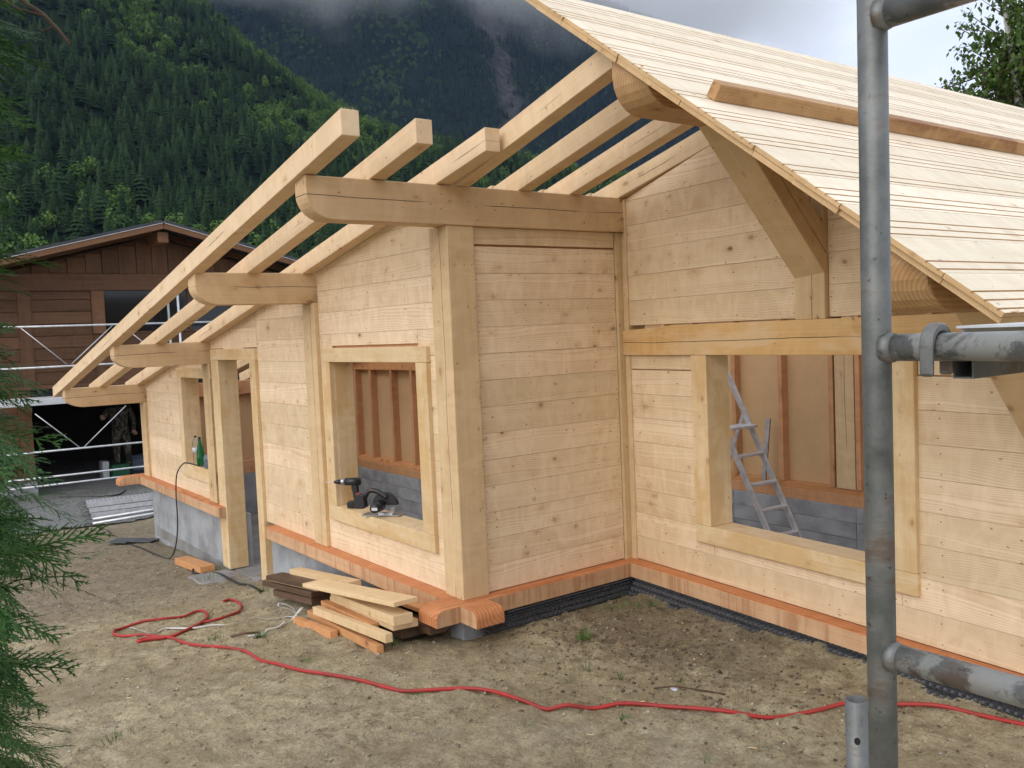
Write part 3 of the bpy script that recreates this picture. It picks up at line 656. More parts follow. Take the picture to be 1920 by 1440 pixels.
# --- inner back walls
def n_in(d): return Vector((0, 0, 1)).cross(d)
def inner_wall(a, b, studs, ztop, label, face):
    """stud wall from a to b (xy), seen from the side of -face normal"""
    a = Vector((*a, 0)); b = Vector((*b, 0)); d = (b-a).normalized(); Ln = (b-a).length
    w_ = obj('inner_wall', slab_mesh(rect(0, Ln, .06, ztop), .012, 0), M['panel'], house, frame(a+Vector((0, 0, 1)).cross(d)*.10, d, (0, 0, 1))); w_['label'] = label
    n = Vector((0, 0, 1)).cross(d)
    cw = obj('inner_wall', slab_mesh(rect(0, Ln, -1.0, -.105), .2, .002), M['concrete'], house, frame(a, d, (0, 0, 1))); cw['label'] = 'concrete base of '+label
    for q_ in range(4):
        for u_ in np.arange(0, Ln-.1, 1.45): obj('concrete_course', slab_mesh(rect(.002, min(1.448, Ln-u_), .002, .148), .012, .003), M['concrete'], cw, frame(a+d*u_+n_in(d)*(-.011+.003*((q_+int(u_)) % 2))+Vector((0, 0, -.256-.15*q_)), d, (0, 0, 1)))
    obj('sill_plate', slab_mesh(rect(0, Ln, -.104, 0), .16, .003), M['stud'], w_, frame(a, d, (0, 0, 1)))
    obj('bottom_plate', slab_mesh(rect(0, Ln, .001, .058), .12, .002), M['larch'], w_, frame(a+n*.02, d, (0, 0, 1)))
    obj('top_plate', slab_mesh(rect(0, Ln, 0, .2), .13, .002), M['larch'], w_, frame(a+n*.004+Vector((0, 0, ztop-.2)), d, (0, 0, 1)))
    for s in studs:
        if isinstance(s, tuple): s, wd, mt = s
        else: wd, mt = .05, M['stud']
        obj('stud', slab_mesh(rect(0, ztop-.2-.06, 0, wd), .105, .002), mt, w_, frame(a+n*.006+d*(s+wd)+Vector((0, 0, .059)), (0, 0, 1), -d))
    return w_
inner_wall((-3.0, 4.45), (2.9, 4.45), [.45, .87, 1.45, 2.04, 2.62, (2.69, .2, M['post']), 2.90, 3.6, 4.2, 4.8, 5.4], 1.95, 'stud wall behind the stepladder', 1)
inner_wall((-7.35, 2.55), (-3.0, 2.55), [.2, .75, 1.2, 1.78, 2.3, 2.9, 3.5, 4.1], 1.45, 'stud wall behind the power tools', 1)
# west end wall, seen through the door from the east: runs along Y at x=-7.45
wW = block('inner_wall', M['panel'], -7.44, -7.425, .05, 2.6, .06, 1.15, house, 'y', 0); wW['label'] = 'dark brown end wall panel behind the doorway'
block('sill_plate', M['stud'], -7.43, -7.31, .05, 2.55, -.104, .06, wW, 'y'); block('top_plate', M['stud'], -7.42, -7.30, .05, 2.55, .99, 1.17, wW, 'y')
block('foundation', M['concrete'], -7.45, -7.30, .24, 2.55, -1.0, -.106, house, 'y')
# --- roof boards
roof = part('roof'); roof['label'] = 'steep roof slope of pale grooved boards'
al = math.atan(.7418); ca, sa = math.cos(al), math.sin(al); n_r = Vector((sa, 0, ca)); up_r = Vector((-ca, 0, sa))
P0 = Vector((3.358, -.1, 1.667)); pit = .2345; tot = (3.358-1.0)/ca
k = 0; s = 0.0
gv = .008; gw_ = .0095
while s < tot-.01:
    wd = pit
    sec = [(0.0008, -.018), (wd-.0008, -.018), (wd-.0008, 0)]
    for g_ in ((.118, .068, .018) if k % 3 != 1 else (.070, .020)):
        c_ = g_; sec += [(c_+gw_, 0), (c_+gw_*.8, -gv), (c_, -gv), (c_, 0)]
    sec += [(.0008, 0)]
    rme = bar_mesh(sec, 7.0); rme.materials.append(M['roof']); rme.materials.append(M['roof_edge_groove_shade'])
    for p_ in rme.polygons: p_.material_index = 1 if (p_.center.z < -.0035 or abs(p_.normal.y) > .6) else 0  # darker wood on groove floors and sides paints in the groove shade; also board edges
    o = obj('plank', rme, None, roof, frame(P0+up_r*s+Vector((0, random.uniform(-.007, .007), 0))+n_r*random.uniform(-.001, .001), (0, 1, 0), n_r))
    o2 = obj('underlay_board', bar_mesh([(0.001, -.042), (wd-.001, -.042), (wd-.001, -.0195), (.001, -.0195)], 6.95), M['roof_edge_groove_shade'], roof, frame(P0+up_r*s+Vector((0, random.uniform(.0, .014), 0)), (0, 1, 0), n_r))
    s += pit; k += 1
# loose splinters along the eave
bm = bmesh.new()
for q in range(14):
    y = -.08+q*.09+random.uniform(0, .05); s_ = P0+Vector((0, y+.1, 0))+n_r*.0005
    ln = random.uniform(.05, .14); v = [bm.verts.new(s_+up_r*random.uniform(.002, .012)+Vector((0, 0, 0))+n_r*.001), bm.verts.new(s_+up_r*random.uniform(.002, .014)+Vector((0, ln, 0))+n_r*.001), bm.verts.new(s_-up_r*.006+Vector((0, ln*.6, 0))+n_r*.003)]; bm.faces.new(v)
sp_ = obj('splinters', bm_mesh('splinters', bm), M['roof_edge_groove_shade'], roof); sp_['kind'] = 'stuff'
# batten lying on the roof
bt = P0+up_r*((3.358-2.035)/ca)+Vector((0, .21, 0))+n_r*.0015
bt_o = obj('roof_batten', bar_mesh([(0, 0), (.055, 0), (.055, .075), (0, .075)], 6.6, .003), M['batten'], None, frame(bt, (0, 1, 0), n_r))
tag(bt_o, 'long rough brown batten lying across the pale roof boards', 'batten')

# ------------------------------------------------------------------ tools on the window sills
def drill():
    o = empty('cordless_drill', (-1.60, .03, .3635), 'black cordless drill standing on the window sill beside the saw', 'drill', rotz=R(180+48))
    def P(name, mat, me, M_=None): return obj(name, me, mat, o, M_, local=True)
    bm = bmesh.new(); bmesh.ops.create_cone(bm, cap_ends=True, segments=16, radius1=.032, radius2=.029, depth=.12, matrix=Matrix.Translation((-.01, 0, .205)) @ Matrix.Rotation(R(90), 4, 'Y')); P('body', M['black'], bm_mesh('b', bm, True))
    bm = bmesh.new(); bmesh.ops.create_cone(bm, cap_ends=True, segments=16, radius1=.028, radius2=.026, depth=.035, matrix=Matrix.Translation((.067, 0, .205)) @ Matrix.Rotation(R(90), 4, 'Y')); P('torque_ring', M['grey_metal'], bm_mesh('b', bm, True))
    bm = bmesh.new(); bmesh.ops.create_cone(bm, cap_ends=True, segments=16, radius1=.023, radius2=.010, depth=.055, matrix=Matrix.Translation((.112, 0, .205)) @ Matrix.Rotation(R(90), 4, 'Y')); P('chuck', M['black'], bm_mesh('b', bm, True))
    P('drill_bit', M['grey_metal'], bar_mesh([(.003*math.cos(a), .003*math.sin(a)) for a in [k*math.pi/4 for k in range(8)]], .07), Matrix.Translation((.135, 0, .205)))
    P('handle', M['black'], slab_mesh([(-.058, .05), (-.015, .05), (.004, .185), (-.05, .185)], .038, .01), Matrix.Translation((0, -.019, 0)))
    P('trigger', M['red'], slab_mesh([(0, 0), (.012, .005), (.010, .03), (0, .03)], .016, .002), Matrix.Translation((-.006, -.008, .14)))
    P('battery', M['black'], slab_mesh([(-.085, .002), (.035, .002), (.04, .015), (.038, .052), (-.08, .058), (-.09, .03)], .07, .008), Matrix.Translation((0, -.035, 0)))
    P('battery_badge', M['green_lid'], slab_mesh(rect(0, .02, 0, .016), .002, .0005), Matrix.Translation((-.02, -.0368, .02)))
    return o
drill()
def saw():
    o = empty('circular_saw', (-1.17, .05, .3635), 'black circular saw with bare metal base plate on the window sill', 'circular saw', rotz=R(40))
    def P(name, mat, me, M_=None): return obj(name, me, mat, o, M_, local=True)
    P('base_plate', M['grey_metal'], slab_mesh([(-.14, 0), (.15, 0), (.165, .004), (.15, .006), (-.14, .006)], .13, .001), Matrix.Translation((0, -.05, .002)))
    pts = [(.10*math.cos(a)+.03, .095*math.sin(a)+.045) for a in [math.pi*k/14 for k in range(15)]]
    P('blade_guard', M['black'], slab_mesh(pts[::-1], .035, .006), Matrix.Translation((0, .0, .03)))
    P('lower_guard', M['grey_metal'], slab_mesh([(.075*math.cos(a)+.035, .075*math.sin(a)+.06) for a in [math.pi+math.pi*k/12 for k in range(13)]]+[(.035+.045*math.cos(a), .06+.045*math.sin(a)) for a in [2*math.pi-math.pi*k/10 for k in range(11)]], .006, .001), Matrix.Translation((0, -.012, .0)))
    bm = bmesh.new(); bmesh.ops.create_cone(bm, cap_ends=True, segments=14, radius1=.042, radius2=.034, depth=.12, matrix=Matrix.Translation((.0, -.075, .075)) @ Matrix.Rotation(R(90), 4, 'X')); P('motor_housing', M['black'], bm_mesh('b', bm, True))
    bm = bmesh.new(); tube_bm(bm, spline([(-.12, .0, .06), (-.13, 0, .12), (-.09, 0, .18), (-.02, 0, .175), (.05, .0, .13)], 5), [.019]*20+[.019], 10); bmesh.ops.recalc_face_normals(bm, faces=bm.faces); P('handle', M['black'], bm_mesh('h', bm, True))
    P('battery', M['black'], slab_mesh([(0, 0), (.075, 0), (.085, .02), (.08, .105), (.005, .11)], .062, .008), Matrix.Translation((-.20, -.03, .05)))
    P('battery_latch', M['red'], slab_mesh(rect(0, .022, 0, .03), .04, .004), Matrix.Translation((-.19, -.022, .135)))
    P('rating_label', M['white'], slab_mesh(rect(0, .045, 0, .022), .001, 0), Matrix.Translation((-.02, -.1365, .06)))
    P('lock_button', M['red'], slab_mesh(rect(0, .014, 0, .012), .02, .002), Matrix.Translation((-.085, -.01, .192)))
saw()
bo = empty('water_bottle', (-5.60, .05, .331), 'clear plastic bottle standing left of the green bottle', 'bottle')
lathe('bottle_body', M['clear'], [(.028, 0), (.036, .01), (.034, .03), (.037, .05), (.034, .07), (.037, .09), (.034, .11), (.038, .13), (.039, .19), (.036, .21), (.038, .235), (.026, .275), (.013, .295), (.013, .305)], bo).matrix_basis = Matrix.Identity(4)
lathe('bottle_label', M['white'], [(.0385, .135), (.0398, .136), (.0398, .185), (.0385, .186)], bo).matrix_basis = Matrix.Identity(4)
lathe('bottle_cap', M['black'], [(.015, .300), (.015, .318), (.013, .320)], bo).matrix_basis = Matrix.Identity(4)
bo2 = empty('green_bottle', (-5.40, .035, .331), 'green plastic bottle standing on the far window sill', 'bottle')
lathe('bottle_body', M['green_glass'], [(.028, 0), (.041, .012), (.043, .03), (.042, .08), (.044, .085), (.042, .09), (.040, .15), (.030, .21), (.019, .255), (.014, .285), (.014, .305)], bo2).matrix_basis = Matrix.Identity(4)
lathe('bottle_cap', M['black'], [(.016, .300), (.016, .318), (.014, .320)], bo2).matrix_basis = Matrix.Identity(4)
bo3 = empty('corded_tool', (-5.12, .04, .331), 'blue grey ribbed power tool lying beside the green bottle', 'power tool')
lathe('tool_body', M['blue_grey'], [(.05, 0), (.056, .01), (.05, .02), (.056, .03), (.05, .04), (.056, .05), (.05, .06), (.056, .07), (.056, .12), (.045, .135), (.040, .15)], bo3).matrix_basis = Matrix.Identity(4)
tube('tool_handle', M['black'], spline([(-.05, -.02, .12), (-.085, -.03, .11), (-.09, -.03, .06), (-.05, -.02, .04)], 5), .008, bo3, 8).matrix_basis = Matrix.Identity(4)
tag(tube('power_cable', M['rubber'], spline([(-5.2, .03, .345), (-5.33, -.005, .338), (-5.50, -.01, .338), (-5.66, -.02, .337), (-5.74, -.06, .33), (-5.80, -.12, .22), (-5.82, -.14, .0), (-5.80, -.15, -.35), (-5.83, -.18, -.62), G(-5.95, -.22, .012), G(-6.24, -.28, .01), G(-6.96, -.30, .008), G(-7.58, -.337, .008), G(-8.3, -.30, .008), G(-8.93, -.28, .008)], 8), .0075, None, 8), 'black power cable hanging from the far window sill to the ground', 'cable')

# stepladder inside
def ladder():
    o = empty('step_ladder', (-.5, 3.7, -.66), 'aluminium stepladder standing behind the large gable window', 'stepladder')
    Rt = Vector((-.966, 3.7, 1.202)); Rb = Vector((.0, 3.7, -.655)); Lt = Vector((-.86, 3.36, .98)); Lb = Vector((-.235, 3.36, -.655))
    Lt = Rt+Vector((-.02, -.34, 0)); Lb = Rb+Vector((-.02, -.34, 0))
    for a, b in ((Rb, Rt), (Lb, Lt)): seg('rail', M['alu'], a, b, .022, .055, o, up=(1, 0, .4))
    d = Rt-Rb
    for f, dp in ((.115, .07), (.232, .07), (.349, .07), (.466, .07), (.60, .07), (.735, .19)):
        p = Rb+d*f; q = Lb+d*f
        obj('step', slab_mesh(rect(-.0, (p-q).length, -.014, .010), dp, .003), M['alu'], o, frame(q+Vector((dp/2, 0, 0)), p-q, (0, 0, 1)))
    # back legs
    for s_ in (.0, -.34):
        t = Rb+d*.80+Vector((0, s_, 0)); seg('back_leg', M['alu'], t, Vector((t.x-.62, t.y, -.655)), .02, .035, o, up=(1, 0, 0))
ladder()
tag(seg('spirit_level', M['grey_metal'], (-1.085, 4.36, .062), (-1.055, 4.42, .69), .022, .055, None, up=(1, 0, 0)), 'narrow grey spirit level leaning on the inner stud wall', 'spirit level')

# ------------------------------------------------------------------ things on the ground
def board(name, mat, a, b, wd, ht, label, top=True, group='offcut boards in the woodpile'):
    """a,b: front top edge; the board lies behind that edge"""
    a = Vector(a); b = Vector(b); d = (b-a).normalized(); side = Vector((-d.y, d.x, 0)).normalized()
    if side.y < 0: side = -side
    c = Vector((0, 0, 1)); off = side*(wd/2)-c*(ht/2)
    o = seg(name, mat, a+off, b+off, wd, ht, None)
    return tag(o, label, 'board', group)
pile = [
 ('board', 'larch', (-1.57, -.52, -.375), (-.84, -.555, -.29), .055, .055, 'short orange batten at the front left of the woodpile under the strap loop'),
 ('board', 'larch', (-1.640, -.375, -.366), (-.135, -.572, -.200), .048, .052, 'long orange batten reaching furthest from the woodpile onto the mud'),
 ('board', 'pale', (-1.330, -.462, -.25), (-.053, -.551, -.112), .050, .055, 'pale cream batten lying crossways over the front orange battens'),
 ('board', 'larch', (-1.440, -.348, -.255), (-.373, -.484, -.142), .055, .050, 'pinkish batten between the pale batten and the thick board'),
 ('board', 'pale', (-1.383, -.30, -.222), (-.130, -.455, -.088), .17, .045, 'broad yellow board lying under the thick plank'),
 ('board', 'pale', (-1.20, -.375, -.135), (-.074, -.478, -.025), .13, .060, 'thick square ended plank below the topmost board'),
 ('board', 'pale', (-1.40, -.500, -.085), (-.098, -.458, .052), .175, .028, 'long pale board on top of the whole woodpile'),
 ('board', 'dark', (-2.466, -.376, -.262), (-1.45, -.352, -.150), .15, .035, 'dark wet board topmost at the left of the woodpile'),
 ('board', 'pale', (-2.50, -.340, -.300), (-1.55, -.330, -.190), .13, .022, 'thin brownish board sandwiched between dark wet boards'),
 ('board', 'dark', (-2.650, -.345, -.345), (-1.60, -.355, -.222), .16, .045, 'dark wet board second from the bottom at the left'),
 ('board', 'dark', (-2.50, -.31, -.400), (-1.68, -.322, -.292), .18, .055, 'dark wet board at the bottom left of the woodpile'),
 ('board', 'pale', (-2.30, -.235, -.205), (-1.18, -.240, -.085), .10, .060, 'knotty board at the back against the concrete'),
 ('board', 'dark', (-1.50, -.30, -.30), (-.20, -.36, -.165), .30, .06, 'broad dark board underneath the yellow boards'),
 ('board', 'dark', (-1.20, -.20, -.20), (-.02, -.26, -.13), .12, .05, 'dark board end sticking out right beneath the log end'),
 ('board', 'larch', (-1.1, -.13, -.14), (-.16, -.19, -.075), .09, .03, 'short orange offcut between the woodpile and the corner log')]
for n, mt, a, b, w_, h_, lb in pile: board(n, M[mt], a, b, w_, h_, lb)
a, b = G(-5.55, -.20, .04), G(-4.62, -.20, .04)
tag(seg('board', M['larch'], a, b, .15, .07, None), 'short orange offcut lying alone beside the concrete base', 'board')
tag(tube('hose', M['hose'], [p for p in spline([G(x, y, .013) for x, y in [[-2.965, -.582], [-3.0, -.514], [-2.93, -.49], [-2.804, -.498], [-2.621, -.547], [-2.458, -.622], [-2.368, -.709], [-2.3, -.805], [-2.289, -.892], [-2.311, -.96], [-2.216, -1.05], [-2.124, -1.137], [-2.03, -1.249], [-2.036, -1.353], [-2.05, -1.443], [-2.05, -1.495], [-2.105, -1.487], [-2.126, -1.424], [-2.062, -1.33], [-2.02, -1.254], [-2.068, -1.172], [-2.175, -1.062], [-2.311, -.98], [-2.443, -.886], [-2.663, -.824], [-2.77, -.828], [-2.785, -.882], [-2.72, -.992], [-2.715, -1.136], [-2.776, -1.285], [-2.788, -1.404], [-2.719, -1.49], [-2.60, -1.54], [-2.48, -1.57], [-2.384, -1.523], [-2.225, -1.419], [-2.05, -1.312], [-1.929, -1.287], [-1.704, -1.266], [-1.497, -1.208], [-1.28, -1.132], [-1.013, -1.085], [-.718, -1.08], [-.473, -1.08], [-.219, -1.03], [.047, -.959], [.247, -.869], [.458, -.807], [.55, -.75], [.656, -.625], [.774, -.498], [.906, -.428], [1.088, -.38], [1.247, -.35], [1.325, -.283], [1.4, -.173], [1.479, -.041], [1.63, .105], [1.846, .258], [1.996, .421], [2.113, .594], [2.213, .774], [2.362, .909], [2.522, 1.0], [2.709, 1.04], [3.1, 1.05]]], 5)], .0105, None, 10), 'long red hose snaking over the mud and looped at its left end', 'hose')
# thin white strap
def ribbon(pts, wd, tw=0):
    bm = bmesh.new(); P = spline(pts, 6); rows = []
    for i, p in enumerate(P):
        t = (P[min(i+1, len(P)-1)]-P[max(i-1, 0)]).normalized(); s_ = t.cross(Vector((0, 0, 1))).normalized(); a = math.sin(i*.13+tw)*.55; u = Vector((0, 0, 1))
        v = s_*math.cos(a)+u*math.sin(a); n = v.cross(t)*.0006
        rows.append([bm.verts.new(p+v*wd/2+n), bm.verts.new(p-v*wd/2+n), bm.verts.new(p-v*wd/2-n), bm.verts.new(p+v*wd/2-n)])
    for i in range(len(rows)-1):
        for k in range(4): bm.faces.new((rows[i][k], rows[i][(k+1) % 4], rows[i+1][(k+1) % 4], rows[i+1][k]))
    bmesh.ops.recalc_face_normals(bm, faces=bm.faces); return bm_mesh('ribbon', bm, True)
tag(obj('packing_strap', ribbon([G(x, y, .014) for x, y in [[-2.696, -1.405], [-2.45, -1.38], [-2.296, -1.36], [-2.29, -1.31], [-2.309, -1.247], [-2.229, -1.182], [-2.12, -1.078], [-2.11, -.947], [-2.05, -.88], [-2.054, -.795], [-2.0, -.66], [-1.893, -.575], [-1.784, -.477], [-1.70, -.43]]]+[G(-1.80, -.44, .05), G(-1.96, -.47, .07), G(-2.05, -.42, .07), G(-1.92, -.38, .05), G(-1.70, -.43, .04), G(-1.55, -.44, .10), G(-1.46, -.50, .12), G(-1.42, -.60, .07), G(-1.50, -.63, .03), G(-1.58, -.57, .03), G(-1.52, -.66, .014), G(-1.50, -.74, .014), G(-1.44, -.80, .014), G(-1.47, -.90, .012)], .016), M['strap']), 'thin white packing strap twisted over the mud beside the red hose', 'strap')
tag(tube('stick', M['dark'], [G(-1.604, -.975, .012), G(-1.57, -.89, .02), G(-1.532, -.80, .012)], [.011, .009, .007], None, 6), 'short dark stick on the mud left of the woodpile', 'stick')
tag(tube('power_cable', M['rubber'], spline([G(-4.85, -.28, .04), G(-4.736, -.30, .012), G(-4.45, -.16, .015), G(-4.05, -.17, .02), G(-3.85, -.15, .01), G(-3.62, -.20, .02), G(-3.45, -.17, .01), G(-3.05, -.21, .012)], 6), .011, None, 8), 'dark cable running along the ground below the door', 'cable')
pl = obj('metal_plate', slab_mesh([(0, 0), (.62, 0), (.60, .20), (.28, .20), (.30, .27), (.02, .27)], .008, .001), plain('dull_grey_sheet', (.16, .17, .175), .5, metal=.5, scale=6), None, frame(G(-7.83, -.36, .03), (.72, .62, .0), (.65, -.75, .0)))
tag(pl, 'flat grey metal plate lying on the mud near the concrete corner', 'metal plate')
# aluminium scaffold decks lying by the gravel
def deck(x, y, z, Ln, wd, label, rz):
    o = empty('scaffold_deck', (x, y, z), label, 'scaffold deck', 'aluminium scaffold decks stacked on the ground', rz)
    obj('deck_board', bar_mesh([(-wd/2, .0), (-wd/2+.02, 0), (-wd/2+.02, .05), (wd/2-.02, .05), (wd/2-.02, 0), (wd/2, 0), (wd/2, .07), (-wd/2, .07)], Ln), M['alu'], o, Matrix.Identity(4), local=True)
    for k in (-1, 1):
        bm = bmesh.new(); tube_bm(bm, spline([(0, k*wd*.32, .05), (-.06, k*wd*.32, .065), (-.10, k*wd*.32, .04), (-.10, k*wd*.32, .0)], 4), .011, 6); bmesh.ops.recalc_face_normals(bm, faces=bm.faces); obj('hook', bm_mesh('hook', bm), M['galv'], o, Matrix.Identity(4), local=True)
    bm = bmesh.new()
    for k in range(int(Ln/.06)):
        for j in range(5):
            c = (k*.06+.03, -wd/2+.05+j*(wd-.1)/4, .0705); v = [bm.verts.new((c[0]+a, c[1]+b_, c[2])) for a, b_ in ((-.012, -.008), (.012, -.008), (.012, .008), (-.012, .008))]; bm.faces.new(v)
    h = obj('perforations', bm_mesh('perf', bm), M['black'], o, Matrix.Identity(4), local=True); h['kind'] = 'stuff'
    return o
z0 = float(gz(-10.4, .4))
deck(-10.35, -.26, z0+.17, 2.6, .32, 'topmost perforated aluminium deck of the ground stack', R(82))
deck(-10.33, -.24, z0+.09, 2.6, .32, 'middle aluminium deck of the ground stack', R(83))
deck(-10.30, -.22, z0+.01, 2.6, .34, 'lowest aluminium deck of the ground stack', R(82))
def lying_frame(x, y, rz, Ln, label):
    o = empty('scaffold_tube', (x, y, float(gz(x, y))+.045), label, 'scaffold tube', 'scaffold tubes lying by the decks', rz)
    bm = bmesh.new(); tube_bm(bm, [(0, 0, 0), (Ln, 0, .02)], .022, 8); bmesh.ops.recalc_face_normals(bm, faces=bm.faces); obj('tube', bm_mesh('t', bm, True), M['alu'], o, Matrix.Identity(4), local=True)
    bm = bmesh.new(); tube_bm(bm, spline([(0, 0, 0), (-.08, .02, .02), (-.13, .0, -.03)], 4), .014, 6); bmesh.ops.recalc_face_normals(bm, faces=bm.faces); obj('hook', bm_mesh('t', bm, True), M['galv'], o, Matrix.Identity(4), local=True)
lying_frame(-9.75, -.30, R(92), 2.4, 'upper thin tube lying in front of the deck stack')
lying_frame(-9.45, -.36, R(93), 2.3, 'nearest thin tube lying on the mud by the decks')
# inside the doorway
tag(tube('broom_handle', M['chalet_light'], [(-4.55, 1.3, .35), (-3.75, .55, -.64)], .014, None, 8), 'brown wooden handle leaning inside the doorway', 'handle')
for i, (x, y, lx, mt, lb) in enumerate(((-4.0, .75, .22, 'dark', 'dark wood block on the floor inside the doorway'), (-3.75, .9, .3, 'stud', 'reddish wood block behind the dark one inside the doorway'), (-3.6, .52, .16, 'pale', 'pale offcut nearest the right door jamb'))):
    tag(seg('wood_block', M[mt], (x, y, -.61+.03*i), (x+lx, y+.1, -.61+.03*i), .12, .1, None), lb, 'wood block', 'wood offcuts inside the doorway')

# ------------------------------------------------------------------ scaffold frame near the camera
sf = empty('steel_scaffold', (3.829, -1.586, -.25), 'worn galvanised steel scaffold frame standing close at the right', 'scaffold')
tube('pole', M['galv'], [(3.829+.004+.0, -1.586+.006, 2.9), (3.829, -1.586, 1.6), (3.829-.002, -1.586-.003, -.24)], .0245, sf, 24)
def collar(p, axis=(1, 0, 0)):
    a = Vector(axis).normalized(); bm = bmesh.new(); tube_bm(bm, [Vector(p)+a*.016, Vector(p)+a*.024, Vector(p)+a*.034], [.0275, .0268, .0246], 16); bmesh.ops.recalc_face_normals(bm, faces=bm.faces); obj('weld', bm_mesh('weld', bm, True), M['galv'], sf)
for z, dz in ((2.176, 0), (1.619, 0), (1.079, 0)):
    tube('rail', M['pale_patched'], [(3.845, -1.583, z), (4.5, -1.575, z), (5.6, -1.56, z)], .0232, sf, 24); collar((3.829, -1.586, z))
tube('base_plate', M['galv'], [(3.827, -1.589, -.25), (3.827, -1.589, -.24)], .07, sf, 20, smooth=False)
tube('pole', M['galv'], [(5.5, -1.56, 2.9), (5.5, -1.56, -.24)], .0245, sf, 20)
# deck hooked over the middle rail
sdk = empty('scaffold_deck', (3.95, -1.56, 1.6), 'aluminium scaffold deck hooked over the middle rail of the near frame', 'scaffold deck')
def hookplate(x):
    pts = [(-.030, -.045), (-.018, -.048), (-.0255, -.01)]
    pts = [(.036*math.cos(a), .036*math.sin(a)+.004) for a in [math.pi*k/10 for k in range(11)]]+[(-.036, -.045), (-.026, -.048), (-.025, .0)]+[(.0248*math.cos(a), .0248*math.sin(a)) for a in [math.pi-math.pi*k/8 for k in range(1, 8)]]+[(.025, 0), (.026, -.048), (.036, -.045)]
    obj('hook_plate', slab_mesh([(p[0], p[1]) for p in pts][::-1], .022, .003), M['galv'], sdk, frame((x, -1.583, 1.619), (0, 1, 0), (0, 0, 1)))
hookplate(3.945); hookplate(4.24)
obj('deck_board', bar_mesh([(-.32, 0), (0, 0), (0, .004), (-.32, .004)], 2.6), M['alu'], sdk, frame((3.952, -1.555, 1.648), (0, 1, 0), (0, 0, 1)) @ Matrix.Scale(1, 4)).matrix_basis
def chan(x):
    t = .003; bm = bmesh.new(); w_, h_ = .034, .034
    outer = [(-w_/2, 0), (w_/2, 0), (w_/2, h_), (-w_/2, h_)]; inner = [(-w_/2+t, t), (w_/2-t, t), (w_/2-t, h_-t), (-w_/2+t, h_-t)]
    A = [[bm.verts.new((s, y, z)) for y, z in p] for s in (0, 2.6) for p in (outer, inner)]
    for i in range(4):
        j = (i+1) % 4
        bm.faces.new((A[0][i], A[0][j], A[2][j], A[2][i])); bm.faces.new((A[1][i], A[1][j], A[3][j], A[3][i])); bm.faces.new((A[0][i], A[0][j], A[1][j], A[1][i])); bm.faces.new((A[2][i], A[2][j], A[3][j], A[3][i]))
    bmesh.ops.recalc_face_normals(bm, faces=bm.faces)
    obj('side_channel', bm_mesh('chan', bm), M['galv'], sdk, frame((x, -1.545, 1.565), (0, 1, 0), (0, 0, 1)))
    obj('side_web', bar_mesh([(-.002, 0), (.002, 0), (.002, .05), (-.002, .05)], 2.6), M['alu'], sdk, frame((x, -1.545, 1.599), (0, 1, 0), (0, 0, 1)))
chan(3.958); chan(4.25)
# short open tube behind the pole
st = empty('steel_tube', (3.596, -1.308, -.24), 'short upright steel tube with open top behind the scaffold pole', 'tube')
bm = bmesh.new(); ro, ri = .0242, .0205; ns = 24; rows = []
for z, r_ in ((-.24, ro), (.845, ro), (.846, ri), (.6, ri)): rows.append([bm.verts.new((3.596+r_*math.cos(2*math.pi*k/ns), -1.308+r_*math.sin(2*math.pi*k/ns), z)) for k in range(ns)])
for i in range(3):
    for k in range(ns): bm.faces.new((rows[i][k], rows[i][(k+1) % ns], rows[i+1][(k+1) % ns], rows[i+1][k]))
bmesh.ops.recalc_face_normals(bm, faces=bm.faces); me = bm_mesh('tube', bm)
for p in me.polygons: p.use_smooth = True
obj('tube', me, M['galv'], st)
cd = Vector((4.701-3.596, -3.01+1.308, 0)).normalized(); cp = Vector((3.596, -1.308, .762))+cd*.0243
bm = bmesh.new(); sx = Vector((-cd.y, cd.x, 0)); v = [bm.verts.new(cp+sx*(.0065*math.cos(t))+Vector((0, 0, .0085*math.sin(t)))) for t in [k*math.pi/6 for k in range(12)]]; bm.faces.new(v); obj('pin_hole', bm_mesh('hole', bm), M['black'], st)

# ------------------------------------------------------------------ the brown chalet
ch = empty('brown_chalet', (-13.8, 1.9, -1.0), 'dark brown timber chalet with low gable and open garage', 'house')
FX = -13.8
def cb(name, mat, y0, y1, z0, z1, x0=FX, t=.12, grain='y', parent=ch, bev=.006):
    """piece on the facade facing +X: front at x0, depth t"""
    if grain == 'y': return obj(name, slab_mesh(rect(0, y1-y0, 0, z1-z0), t, bev), mat, parent, frame((x0, y0, z0), (0, 1, 0), (0, 0, 1)))
    return obj(name, slab_mesh(rect(0, z1-z0, 0, y1-y0), t, bev), mat, parent, frame((x0, y1, z0), (0, 0, 1), (0, -1, 0)))
def rofz(y): return 3.93-.262*abs(y-1.9)
facade = obj('facade', slab_mesh([(-4.6, 1.05), (4.6, 1.05), (4.6, 2.6), (0, 3.85), (-4.6, 2.6)], .1, 0), M['chalet'], ch, frame((FX-.03, 1.9, 0), (0, 1, 0), (0, 0, 1)))
z = 1.06; q = 0
while z < 2.79:
    zn = min(z+.225, 2.80)
    for ya, yb in ((-2.6, .70), (.70, .93), (4.1, 6.4)):
        if ya == .70: continue
        cb('log_plank', M['chalet'], ya+.003, yb-.003, z+.004, zn-.004, FX, .05, 'y', facade)
    if z < 1.98: cb('log_plank', M['chalet'], .933, 4.095, z+.004, min(zn, 2.0)-.004, FX, .05, 'y', facade)
    z = zn; q += 1
cb('cross_beam', M['chalet'], -2.6, 6.4, 2.80, 3.12, FX+.05, .1)
cb('corner_post', M['chalet_light'], .70, .93, 1.98, 2.80, FX+.03, .1, 'z'); cb('corner_post', M['chalet_light'], 4.1, 4.32, 1.98, 2.80, FX+.03, .1, 'z')
